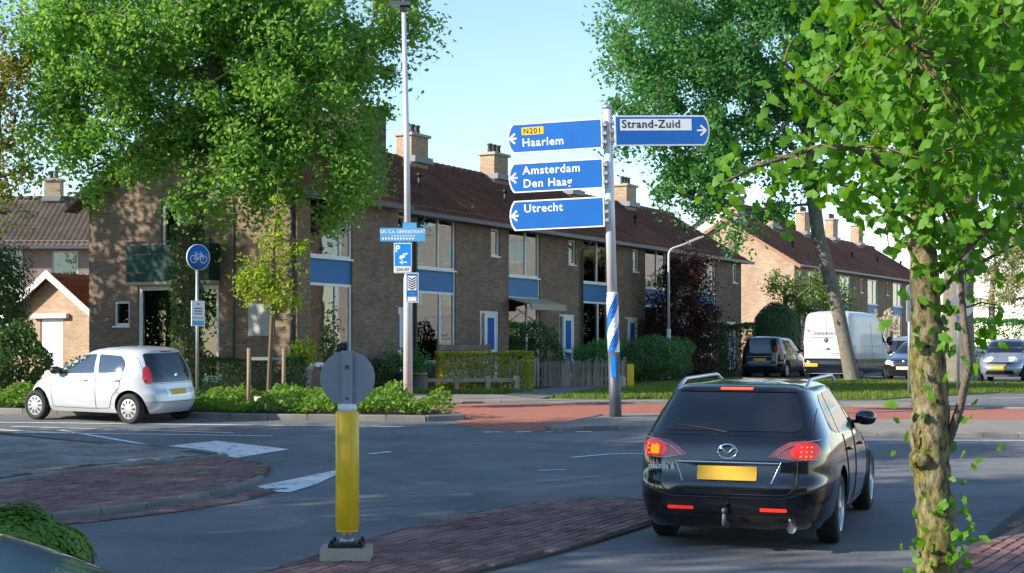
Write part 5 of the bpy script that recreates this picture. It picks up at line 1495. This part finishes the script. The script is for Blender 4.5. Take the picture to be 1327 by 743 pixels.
WHEEL_ME = {}
def wheel(root, x, y, s, rad, wd, style, tyre='rubber', rimmat='wheel_silver'):
    key = (rad, wd, style)
    if key not in WHEEL_ME:
        rr_ = rad * .66
        t = MB(); t.lathe([(rr_, -wd * .5), (rad * .88, -wd * .5), (rad * .97, -wd * .42), (rad, -wd * .3), (rad, wd * .3), (rad * .97, wd * .42), (rad * .88, wd * .5), (rr_, wd * .5), (rr_ - .01, 0)], 40, closed=True)
        m = MB(); m.lathe([(rr_, wd * .49), (rr_ * .93, wd * .44), (rr_ * .9, wd * .2), (.02, wd * .12)], 36)
        if style == 'cover':
            m.lathe([(rr_ * .96, wd * .46), (rr_ * .6, wd * .50), (rr_ * .2, wd * .53), (.001, wd * .53)], 36)
        k_ = {'five': 5, 'seven': 7, 'multi': 10, 'cover': 0}[style]
        for k in range(k_):
            mt = Matrix.Rotation(2 * math.pi * k / k_, 4, 'Z')
            w0, w1 = (.05, .035) if style != 'multi' else (.03, .022)
            p = [(.04, -w0 / 1.5), (rr_ * .93, -w1), (rr_ * .93, w1), (.04, w0 / 1.5)]
            n = len(m.v)
            for zz in (wd * .25, wd * .46): m.v += [tuple(mt @ Vector((a, b_, zz - a * .05))) for a, b_ in p]
            for q in ((0, 1, 5, 4), (1, 2, 6, 5), (2, 3, 7, 6), (3, 0, 4, 7), (4, 5, 6, 7)): m.f.append(tuple(n + i for i in q)); m.sm.append(False)
        m.lathe([(.055, wd * .42), (.05, wd * .47), (.001, wd * .475)], 16)
        sl_ = MB()
        if style == 'cover':
            for k in range(10):
                mt = Matrix.Rotation(2 * math.pi * k / 10, 4, 'Z'); sl_.box(rr_ * .48, rr_ * .86, -.016, .016, wd * .46, wd * .515, mt)
        else: sl_.lathe([(rr_ * .88, wd * .21), (.02, wd * .14)], 24)
        WHEEL_ME[key] = (t.mesh('wheel'), m.mesh('rim'), sl_.mesh('rim_opening'))
        for a, b_ in zip(WHEEL_ME[key], (tyre, rimmat, 'black_plastic')): a.materials.append(M[b_])
    t, m, sl_ = WHEEL_ME[key]
    w_ = link('wheel', t, None, root, (x, y, rad), (R(-90) * s, 0, 0))
    link('rim', m, None, w_); link('rim_opening', sl_, None, w_)
    return w_

def mirror_pair(sp, root, bvh, x, z, mat, glass='car_glass', sides=(1, -1), size=(.1, .11, .075)):
    for s in sides:
        hh = bvh.ray_cast(Vector((x, s * 4, z + .02)), Vector((0, -s, 0)))[0]
        y = (abs(hh.y) if hh is not None else interp(sp['half'], z)) + .05
        m = MB(); mt = Matrix.Translation((x, s * (y + size[1]), z + .06)) @ Matrix.Diagonal((size[0], size[1], size[2], 1))
        pr = [(math.cos(R(a)) ** .6 if abs(a) < 90 else .001, math.sin(R(a))) for a in range(-90, 91, 15)]
        m.lathe(pr, 20, mt); mo = m.build('mirror', mat, root)
        m = MB(); m.box(x - .02, x + .06, min(s * (y - .12), s * (y + .05)), max(s * (y - .12), s * (y + .05)), z + .0, z + .035); m.build('mirror_arm', 'black_plastic', mo)
        m = MB(); m.lathe([(.001, 0), (1, 0), (1, .03), (.001, .03)], 20, Matrix.Translation((x - size[0] * .55, s * (y + size[1]), z + .06)) @ Matrix.Rotation(R(-90), 4, 'Y') @ Matrix.Diagonal((size[2] * .8, size[1] * .82, 1, 1)) @ Matrix.Translation((0, 0, size[0] * .28))); m.build('mirror_glass', glass, mo)

def car(sp, name, label, loc, heading, group=None):
    """heading: unit vector on the ground; loc: middle of the rear bumper line"""
    hz = math.atan2(heading[1], heading[0])
    root = empty(name, loc, hz, label, sp.get('cat', 'car'), group)
    # the ground's slope under the car
    fx = Vector((heading[0], heading[1])); L = sp['L']
    za, zb_ = zt(loc[1] + fx.y * sp['axles'][0]), zt(loc[1] + fx.y * sp['axles'][1])
    pitch = -math.atan2(zb_ - za, sp['axles'][1] - sp['axles'][0])
    side = Vector((-fx.y, fx.x)); roll = math.atan2(zt(loc[1] + fx.y * 1.3 + side.y * .8) - zt(loc[1] + fx.y * 1.3 - side.y * .8), 1.6)
    root.rotation_euler = (roll, pitch, hz)
    root.location = (loc[0], loc[1], za + math.tan(pitch) * sp['axles'][0])
    me, bvh = car_body(sp)
    bo = link('body', me, None, root)
    for x in sp['axles']:
        for s in (1, -1):
            wheel(root, x, s * (sp['track'] / 2), s, sp['wheel'], sp.get('tw', .21), sp['rim'])
    for s in (1, -1):
        sd = 'left' if s > 0 else 'right'; c = L / 2
        def P2(pts): return [((x - c) * (1 if s > 0 else -1), z) for x, z in pts]
        for wi in sp.get('side_windows', ()): patch(sp, bvh, 'side_window', sd, P2(wi), sp.get('glass', 'car_glass'), root, .004, .05)
        for li in sp.get('side_seams', ()): seam(sp, bvh, 'door_gap', sd, P2(li), root, .009)
        for (x, z) in sp.get('handles', ()):
            h = bvh.ray_cast(Vector((x, s * 4, z)), Vector((0, -s, 0)))
            if h[0] is not None: MB().tube([h[0] + Vector((-.09, s * .01, 0)), h[0] + Vector((-.06, s * .03, 0)), h[0] + Vector((.06, s * .03, 0)), h[0] + Vector((.09, s * .01, 0))], .014, 6).build('door_handle', sp.get('handle_mat', sp['paint']), root)
        if 'sill' in sp: patch(sp, bvh, 'sill', sd, P2(sp['sill']), 'black_plastic', root, .006)
    for nm, view, poly, mat, r_, off in sp.get('patches', ()): patch(sp, bvh, nm, view, poly, mat, root, off, r_)
    for nm, view, line, wd, mat in sp.get('lines', ()): seam(sp, bvh, nm, view, line, root, wd, mat)
    if 'mirror' in sp: mirror_pair(sp, root, bvh, *sp['mirror'])
    return root, bvh

def sym(poly): return [(-u, v) for u, v in poly]
def both(nm, view, poly, mat, r_, off): return [(nm, view, poly, mat, r_, off), (nm, -view if not isinstance(view, str) else view, sym(poly), mat, r_, off)]

# black estate car waiting at the junction. rear view: u is +y (the car's left)
MZ = dict(L=4.78, paint='paint_black', axles=(1.02, 3.745), track=1.575, wheel=.325, rim='five', nr=7.5, nf=3.0,
    rear=[(.20, .16), (.26, .07), (.36, .02), (.52, .0), (.62, .01), (.67, .05), (.80, .06), (.95, .09), (1.05, .17), (1.2, .32), (1.35, .46), (1.41, .50), (1.45, .60), (1.475, .95)],
    front=[(.20, 4.55), (.30, 4.72), (.45, 4.78), (.60, 4.74), (.70, 4.6), (.80, 4.2), (.90, 3.75), (1.0, 3.45), (1.2, 3.05), (1.38, 2.62), (1.45, 2.3), (1.475, 1.9)],
    half=[(.20, .82), (.30, .88), (.45, .910), (.60, .917), (.75, .912), (.90, .89), (1.0, .86), (1.2, .755), (1.35, .675), (1.42, .625), (1.455, .52), (1.475, .30)],
    side_windows=[[(.72, 1.06), (1.02, 1.00), (1.18, 1.345), (1.0, 1.36), (.86, 1.30)], [(1.10, 1.0), (1.98, .985), (2.02, 1.37), (1.26, 1.365)], [(2.06, .985), (3.02, .97), (2.78, 1.20), (2.5, 1.36), (2.10, 1.37)]],
    side_seams=[[(1.30, .98), (1.35, .75), (1.45, .5), (1.5, .30), (2.02, .27), (2.02, .98)], [(2.02, .27), (3.0, .27), (3.1, .6), (3.05, .97)]],
    handles=[(1.55, .83), (2.45, .82)], mirror=(2.95, .98, 'paint_black'), handle_mat='paint_black',
    sill=[(1.45, .21), (3.3, .21), (3.3, .27), (1.45, .27)],
    patches=[('rear_window', 'rear', [(-.66, 1.06), (.66, 1.06), (.56, 1.385), (-.56, 1.385)], 'car_glass', .09, .006),
             ('spoiler_underside', 'rear', [(-.60, 1.395), (.60, 1.395), (.58, 1.425), (-.58, 1.425)], 'black_plastic', .0, .012),
             ('brake_light', 'rear', [(-.15, 1.412), (.15, 1.412), (.15, 1.428), (-.15, 1.428)], 'lamp_bright', .0, .02),
             ('bumper_insert', 'rear', [(-.60, .27), (.60, .27), (.56, .34), (-.56, .34)], 'black_plastic', .03, .004),
             ('plate_recess', 'rear', [(-.44, .58), (.44, .58), (.50, .84), (-.50, .84)], 'paint_black', .03, .003),
             ('number_plate', 'rear', [(-.27, .64), (.27, .64), (.27, .76), (-.27, .76)], 'plate_yellow', .01, .018),
             *[('reflector', 'rear', [(s * .42 - .12, .375), (s * .42 + .12, .375), (s * .42 + .12, .405), (s * .42 - .12, .405)], 'reflector_red_glow', .01, .008) for s in (1, -1)],
             *both('tail_light', 32, [(.34, .845), (.62, .82), (.78, .87), (.76, .97), (.66, .99), (.52, .975), (.42, .92)], 'lamp_clear', .02, .010),
             *both('tail_light_lens', 40, [(.50, .835), (.66, .82), (.76, .88), (.74, .955), (.66, .975), (.54, .965), (.47, .90)], 'lamp_red_lit', .02, .016),
             ],
    lines=[('tailgate_gap', 'rear', [(-.70, 1.40), (-.74, 1.03), (-.63, .96), (-.62, .60), (-.54, .52), (.54, .52), (.62, .60), (.63, .96), (.74, 1.03), (.70, 1.40)], .010, 'black_plastic'),
           ('window_lower_line', 'rear', [(-.72, 1.025), (.72, 1.025)], .008, 'black_plastic'),
           ('trim_bar', 'rear', [(-.46, .79), (.46, .79)], .022, 'chrome'), ('trim_edge', 'rear', [(-.48, .80), (-.40, .62)], .012, 'silver'), ('trim_edge', 'rear', [(.48, .80), (.40, .62)], .012, 'silver'),
           ('bumper_crease', 'rear', [(-.78, .565), (-.5, .49), (.5, .49), (.78, .565)], .012, 'paint_black'),
           ('wiper', 'rear', [(.02, 1.045), (.2, 1.075), (.52, 1.105)], .028, 'black_plastic')])
psi = R(19.5); hd = (math.sin(psi), math.cos(psi))
ax = Vector((2.26, 14.25)); rp = ax - Vector(hd) * 1.02
mz, bv = car(MZ, 'estate_car', 'black estate car with lit brake lights waiting at the junction', (rp.x, rp.y, 0), hd)
mz.scale = (1, 1, 1.03)
def hit(bvh, y, z, x=-3): h = bvh.ray_cast(Vector((x, y, z)), Vector((1, 0, 0))); return h[0].x
# roof rails
for s in (1, -1):
    m = MB(); pts = []
    for k in range(15):
        t = k / 14; x = .72 + t * 2.1; z = 1.425 + .075 * min(1, math.sin(math.pi * min(max(t, .0), 1)) * 2.2); pts.append((x, s * .60, z - .012))
    m.tube(pts, .018, 8); m.build('roof_rail', 'silver', mz)
e = MB(); ex = hit(bv, 0, .89) - .012
e.tube([(ex, .085 * math.cos(2 * math.pi * k / 28), .885 + .062 * math.sin(2 * math.pi * k / 28)) for k in range(29)], .010, 6)
e.tube([(ex, s_, z_) for s_, z_ in ((-.078, .905), (-.045, .912), (-.02, .88), (0, .868), (.02, .88), (.045, .912), (.078, .905))], .009, 6)
e.build('emblem', 'chrome', mz, fix=False)
def badge(root, bvh, s, size, y, z, mat='chrome'):
    me = text_mesh(s, size, .002, 'CENTER', .003, 1.05)
    x = hit(bvh, y - .14, z) - .02
    return link('badge', me, mat, root, (x, y, z), (R(90), 0, R(-90)))
badge(mz, bv, 'mazda 6', .07, .60, .725, 'sign_white')
tb_ = MB(); tb_.tube([(.25, 0, .26), (.02, 0, .25), (-.07, 0, .27), (-.09, 0, .36)], [.03, .03, .026, .016], 10); tb_.lathe([(.001, -.025), (.018, -.018), (.025, 0), (.018, .018), (.001, .025)], 14, Matrix.Translation((-.09, 0, .385))); tb_.build('tow_bar', 'pole_dark', mz, fix=False)
m = MB(); m.tube([(.02, -.58, .235), (.3, -.58, .235)], .04, 14, caps=False); m.tube([(.06, -.58, .235), (.062, -.58, .235)], .038, 14); m.build('exhaust_pipe', 'silver', mz, fix=False)
for s in (1, -1):
    dd, uu = frame_dir(s * 40)
    for k in range(9):
        p, q = s * (.55 + .045 * (k % 3) + .01 * (k // 3)), .855 + .04 * (k // 3)
        h = bv.ray_cast(uu * p + Vector((0, 0, q)) - dd * 6, dd)
        if h[0] is not None: MB().lathe([(.001, -.006), (.007, -.004), (.009, 0), (.007, .004), (.001, .006)], 8, Matrix.Translation(h[0] - dd * .02)).build('lamp_diode', 'lamp_orange_lit', mz)
for s in (1, -1): seam(MZ, bv, 'lamp_rim', 'rear', [(s * .80, .99), (s * .66, .975), (s * .52, .92), (s * .42, .845), (s * .6, .82), (s * .80, .83)], mz, .008, 'chrome', .012)
# orange indicator inside the lit lamp
patch(MZ, bv, 'indicator', 36, [(.55, .85), (.64, .85), (.65, .93), (.56, .93)], 'lamp_orange_lit', mz, .024, .02)
for s in (1, -1):
    m = MB(); m.lathe([(.001, -.12), (.09, -.09), (.12, 0), (.1, .1), (.001, .13)], 14, Matrix.Translation((1.7, s * .38, 1.18)) @ Matrix.Diagonal((.5, 1, 1, 1))); m.build('headrest', 'black_plastic', mz)

# small white hatchback
UP = dict(L=3.54, paint='paint_white', axles=(.60, 3.02), track=1.43, wheel=.295, tw=.18, rim='cover', nr=4.6, nf=3.0,
    rear=[(.20, .14), (.28, .06), (.42, .0), (.60, .02), (.66, .06), (.9, .10), (1.05, .16), (1.25, .26), (1.38, .34), (1.43, .42), (1.46, .6), (1.478, .95)],
    front=[(.20, 3.38), (.32, 3.50), (.48, 3.54), (.62, 3.50), (.75, 3.38), (.85, 3.18), (.95, 2.92), (1.05, 2.68), (1.2, 2.36), (1.35, 2.02), (1.43, 1.75), (1.465, 1.45), (1.478, 1.25)],
    half=[(.20, .74), (.30, .79), (.45, .818), (.60, .822), (.75, .815), (.90, .80), (1.0, .775), (1.2, .70), (1.35, .635), (1.42, .585), (1.46, .47), (1.478, .28)],
    side_windows=[[(.72, .99), (1.38, .965), (1.44, 1.335), (.88, 1.315), (.74, 1.2)], [(1.46, .965), (2.62, .93), (2.42, 1.08), (2.02, 1.30), (1.52, 1.34)]],
    side_seams=[[(.78, .96), (.83, .7), (1.0, .52), (1.08, .30), (1.42, .28), (1.42, .96)], [(1.42, .28), (2.55, .28), (2.6, .6), (2.56, .93)]],
    handles=[(.92, .84), (1.72, .83)], mirror=(2.42, .95, 'black_plastic'), glass='glass',
    patches=[('rear_window', 'rear', [(-.62, .80), (.62, .80), (.64, .98), (.56, 1.36), (-.56, 1.36), (-.64, .98)], 'car_glass', .06, .006),
             ('brake_light', 'rear', [(-.16, 1.375), (.16, 1.375), (.16, 1.395), (-.16, 1.395)], 'lamp_red', .005, .008),
             ('number_plate', 'rear', [(-.22, .56), (.22, .56), (.22, .67), (-.22, .67)], 'plate_yellow', .01, .012),
             ('plate_recess', 'rear', [(-.34, .53), (.34, .53), (.36, .70), (-.36, .70)], 'silver', .03, .005),
             *both('tail_light', 30, [(.60, .80), (.74, .79), (.78, .9), (.74, 1.10), (.66, 1.12), (.60, .98)], 'lamp_red', .03, .010)],
    lines=[('tailgate_gap', 'rear', [(-.60, 1.40), (-.68, .98), (-.68, .78), (.68, .78), (.68, .98), (.60, 1.40)], .008, 'gutter_grey'), ('bumper_crease', 'rear', [(-.7, .42), (.7, .42)], .008, 'gutter_grey')])
fw, rw = Vector((-9.58, 29.66)), Vector((-7.39, 28.54)); hd = (fw - rw).normalized(); side = Vector((-hd.y, hd.x))
rc = rw - side * .80 * 1.0 - hd * .60
up, bv = car(UP, 'hatchback_car', 'small white hatchback driving past the planting bed', (rc.x, rc.y, 0), tuple(hd))
e = MB(); ex = hit(bv, 0, .92) - .01; e.lathe([(.001, -.004), (.052, -.004), (.055, 0), (.052, .004), (.001, .006)], 20, Matrix.Translation((ex, 0, .92)) @ Matrix.Rotation(R(-90), 4, 'Y')); e.build('emblem', 'chrome', up, fix=False)

# tall boxy van
VN = dict(L=5.98, cat='van', paint='paint_van', axles=(1.30, 4.94), track=1.72, wheel=.35, rim='cover', nr=9, nf=4.2,
    rear=[(.24, .08), (.34, .02), (.62, .0), (.68, .05), (1.2, .06), (1.8, .10), (2.35, .16), (2.48, .26), (2.55, .6), (2.58, 1.2)],
    front=[(.24, 5.85), (.5, 5.98), (.9, 5.94), (1.15, 5.72), (1.35, 5.35), (1.6, 5.1), (2.0, 4.72), (2.35, 4.3), (2.48, 4.0), (2.55, 3.4), (2.58, 2.6)],
    half=[(.24, .93), (.34, .98), (.6, 1.0), (1.0, 1.01), (1.3, 1.005), (1.7, .975), (2.1, .94), (2.35, .90), (2.48, .82), (2.55, .6), (2.58, .3)],
    side_windows=[[(4.05, 1.42), (5.0, 1.36), (4.55, 1.98), (4.05, 2.0)]], side_seams=[[(3.98, .4), (3.98, 2.1)], [(2.5, .4), (2.5, 2.2)], [(1.2, 1.25), (3.9, 1.25)]],
    handles=[(4.15, 1.2)], mirror=(4.85, 1.4, 'black_plastic', 'car_glass', (1, -1), (.1, .12, .18)),
    patches=[('rear_bumper', 'rear', [(-.97, .26), (.97, .26), (.98, .80), (-.98, .80)], 'paint_navy', .03, .006),
             ('number_plate', 'rear', [(.30, .50), (.80, .50), (.80, .62), (.30, .62)], 'plate_yellow', .0, .014),
             *both('tail_light', 20, [(.84, .82), (.97, .82), (.97, 1.30), (.86, 1.30)], 'lamp_red', .02, .012),
             *both('fog_light', 20, [(.84, .40), (.97, .40), (.97, .50), (.86, .50)], 'lamp_red', .01, .012),
             *both('side_skirt', 90, [(-2.6, .26), (2.5, .26), (2.5, .78), (-2.6, .78)], 'paint_navy', .02, .006)],
    lines=[('door_gap', 'rear', [(0, .82), (0, 2.42)], .014, 'gutter_grey'), ('door_crease', 'rear', [(-.86, 1.95), (.86, 1.95)], .010, 'lead'), ('door_crease', 'rear', [(-.86, 1.38), (.86, 1.38)], .010, 'lead'), ('door_bar', 'rear', [(-.9, 1.12), (.9, 1.12)], .02, 'lead'),
           ('door_gap', 'rear', [(-.92, .82), (-.92, 2.3), (.92, 2.3), (.92, .82), (-.92, .82)], .010, 'lead')])
hv = (math.sin(R(30)), math.cos(R(30)))
vn, bv = car(VN, 'delivery_van', 'tall white van with navy lower panels and faded script on rear doors', (11.55, 54.6, 0), hv)
def van_text(s, size, y, z, mat='lead', shear=.3):
    me = text_mesh(s, size, 0, 'LEFT', .002, 1.0, shear); link('lettering', me, mat, vn, (hit(bv, 0, z) - .012, y, z), (R(90), 0, R(-90)))
van_text('Stukadoorsbedrijf', .19, .52, 1.68)
MB().box(-.002, 0, -.3, .62, 1.56, 1.585).build('small_print', 'lead', vn, (hit(bv, 0, 1.57) - .012, 0, 0))
MB().prism([(.78, 1.86), (.56, 1.86), (.60, 1.83), (.70, 1.78)], 'x', hit(bv, .6, 1.82) - .014, hit(bv, .6, 1.82) - .01).build('logo', 'lead', vn)
for z_ in (.98, .92): MB().box(-.002, 0, -.72, -.18, z_, z_ + .02).build('small_print', 'lead', vn, (hit(bv, 0, z_) - .012, 0, 0))
e = MB(); ex = hit(bv, 0, 1.48) - .01; e.lathe([(.001, -.006), (.085, -.006), (.09, 0), (.085, .006), (.001, .008)], 20, Matrix.Translation((ex, 0, 1.48)) @ Matrix.Rotation(R(-90), 4, 'Y')); e.build('emblem', 'gutter_grey', vn, fix=False)
MB().prism([(-.16, 1.13), (-.03, 1.13), (-.06, 1.2), (-.12, 1.2)], 'x', ex - .02, ex + .05).build('handle', 'black_plastic', vn)

MPV = dict(L=4.4, paint='paint_navy', axles=(.85, 3.5), track=1.55, wheel=.32, rim='seven', nr=6, nf=3.2,
    rear=[(.2, .1), (.35, .02), (.55, .0), (.65, .05), (1.0, .10), (1.3, .18), (1.55, .28), (1.62, .4), (1.66, .9)],
    front=[(.2, 4.25), (.45, 4.4), (.65, 4.34), (.8, 4.1), (1.0, 3.5), (1.3, 3.0), (1.55, 2.6), (1.62, 2.2), (1.66, 1.6)],
    half=[(.2, .8), (.3, .86), (.45, .895), (.75, .9), (.95, .88), (1.1, .84), (1.35, .76), (1.55, .69), (1.62, .6), (1.66, .3)],
    side_windows=[[(.5, 1.08), (1.15, 1.05), (1.2, 1.5), (.7, 1.5)], [(1.25, 1.05), (2.1, 1.03), (2.1, 1.52), (1.3, 1.51)], [(2.15, 1.03), (3.1, 1.0), (2.6, 1.48), (2.15, 1.52)]],
    side_seams=[[(1.2, .3), (1.22, 1.05)], [(2.12, .3), (2.12, 1.03)]], handles=[(1.4, .92), (2.3, .92)], mirror=(3.0, 1.02, 'paint_navy'),
    patches=[('rear_window', 'rear', [(-.64, 1.02), (.64, 1.02), (.58, 1.5), (-.58, 1.5)], 'car_glass', .06, .006),
             ('number_plate', 'rear', [(-.26, .66), (.26, .66), (.26, .78), (-.26, .78)], 'plate_yellow', .0, .012),
             *both('tail_light', 24, [(.68, .95), (.8, .95), (.76, 1.42), (.66, 1.42)], 'lamp_red', .02, .010)],
    lines=[('trim_bar', 'rear', [(-.5, .84), (.5, .84)], .016, 'chrome'), ('bumper_strip', 'rear', [(-.7, .5), (.7, .5)], .014, 'silver')])
car(MPV, 'people_carrier_car', 'dark people carrier parked beside the white van', (9.75, 58.4, 0), (math.sin(R(27)), math.cos(R(27))))
MP2 = dict(MPV, paint='paint_grey', glass='glass_light')
car(MP2, 'people_carrier_car', 'grey car parked beyond the white van', (16.2, 61.3, 0), hv)

def front_kit(w_, zg0, zg1, zl0, zl1):
    return [('grille', 'front', [(-w_ * .55, zg0), (w_ * .55, zg0), (w_ * .6, zg1), (-w_ * .6, zg1)], 'black_plastic', .03, .006),
            ('lower_grille', 'front', [(-w_ * .6, .28), (w_ * .6, .28), (w_ * .55, .42), (-w_ * .55, .42)], 'black_plastic', .03, .006)] + \
           both('headlight', 150, [(-w_ * .90, zl0), (-w_ * .55, zl0 - .03), (-w_ * .45, zl0 + .03), (-w_ * .6, zl1), (-w_ * .85, zl1 + .02)], 'sign_white', .03, .008)
SD = dict(L=4.77, paint='paint_navy', axles=(1.05, 3.84), track=1.57, wheel=.325, rim='multi', nr=4.5, nf=4.4,
    rear=[(.2, .12), (.4, .0), (.7, .02), (.9, .08), (1.0, .4), (1.1, .75), (1.3, 1.2), (1.4, 1.5), (1.45, 1.8), (1.47, 2.1)],
    front=[(.2, 4.6), (.4, 4.76), (.55, 4.77), (.68, 4.72), (.78, 4.55), (.88, 4.1), (.98, 3.55), (1.1, 3.3), (1.3, 2.9), (1.4, 2.6), (1.45, 2.4), (1.47, 2.25)],
    half=[(.2, .82), (.3, .88), (.5, .91), (.7, .915), (.85, .90), (1.0, .85), (1.2, .76), (1.35, .68), (1.42, .6), (1.47, .3)],
    side_windows=[[(1.1, 1.02), (2.2, .99), (2.2, 1.36), (1.5, 1.34)], [(2.25, .99), (3.25, .97), (2.8, 1.3), (2.25, 1.36)]], side_seams=[[(2.2, .3), (2.22, .99)], [(3.3, .35), (3.25, .97)]],
    handles=[(1.5, .86), (2.45, .85)], mirror=(3.1, .98, 'paint_navy'),
    patches=[('windscreen', 'front', [(-.72, 1.0), (.72, 1.0), (.58, 1.38), (-.58, 1.38)], 'car_glass', .08, .006), *front_kit(.88, .60, .72, .62, .74),
             ('number_plate', 'front', [(-.26, .42), (.26, .42), (.26, .53), (-.26, .53)], 'plate_white', .0, .02)],
    lines=[('grille_bar', 'front', [(-.5, z_), (.5, z_)], .014, 'chrome') for z_ in (.63, .67, .71)])
sdc, bv = car(SD, 'saloon_car', 'dark saloon with chrome grille facing the road behind the ginkgo trunk', (16.25, 56.6, 0), (-math.sin(R(30)), -math.cos(R(30))))
e = MB(); e.lathe([(.001, -.006), (.06, -.006), (.065, 0), (.06, .006), (.001, .008)], 20, Matrix.Translation((4.765, 0, .68)) @ Matrix.Rotation(R(90), 4, 'Y')); e.build('emblem', 'chrome', sdc, fix=False)
YR = dict(L=3.79, paint='paint_silver', axles=(.65, 3.11), track=1.47, wheel=.3, tw=.19, rim='multi', nr=4.6, nf=3.4,
    rear=[(.2, .1), (.4, .0), (.7, .04), (1.0, .12), (1.3, .28), (1.44, .5), (1.49, .8), (1.51, 1.2)],
    front=[(.2, 3.62), (.35, 3.77), (.52, 3.79), (.66, 3.7), (.8, 3.45), (.92, 3.1), (1.02, 2.85), (1.2, 2.5), (1.38, 2.1), (1.46, 1.85), (1.5, 1.55), (1.51, 1.4)],
    half=[(.2, .76), (.3, .81), (.45, .84), (.65, .848), (.85, .83), (1.0, .79), (1.2, .72), (1.38, .64), (1.46, .56), (1.51, .28)],
    side_windows=[[(.8, 1.05), (1.5, 1.02), (1.55, 1.4), (1.0, 1.38)], [(1.58, 1.02), (2.6, .99), (2.1, 1.33), (1.6, 1.4)]], side_seams=[[(1.55, .3), (1.55, 1.02)], [(2.7, .4), (2.65, .98)]],
    handles=[(1.0, .88), (1.8, .87)], mirror=(2.5, 1.0, 'paint_silver'),
    patches=[('windscreen', 'front', [(-.68, 1.03), (.68, 1.03), (.56, 1.42), (-.56, 1.42)], 'car_glass', .08, .006), *front_kit(.8, .64, .70, .72, .88),
             ('number_plate', 'front', [(-.26, .46), (.26, .46), (.26, .57), (-.26, .57)], 'plate_yellow', .0, .02)],
    lines=[('trim_bar', 'front', [(-.2, .74), (.2, .74)], .014, 'chrome')])
car(YR, 'hatchback_car', 'silver hatchback parked nose-on beside the stout tree trunk', (18.3, 54.0, 0), (-math.sin(R(26)), -math.cos(R(26))))
# corner of a dark blue car passing close by
NB = dict(SD, paint='paint_blue', glass='sky_reflection_glass', patches=[(p[0], p[1], p[2], 'sky_reflection_glass' if p[0] == 'windscreen' else p[3], p[4], p[5]) for p in SD['patches']], side_windows=[[(1.1, 1.02), (2.2, .99), (2.2, 1.36), (1.5, 1.34)], [(2.25, .99), (3.35, .97), (2.75, 1.33), (2.25, 1.37)]])
car(NB, 'passing_car', 'dark blue car whose windscreen pillar is beside the planter box', (-3.88, 3.15, 0), (.9995, .03))
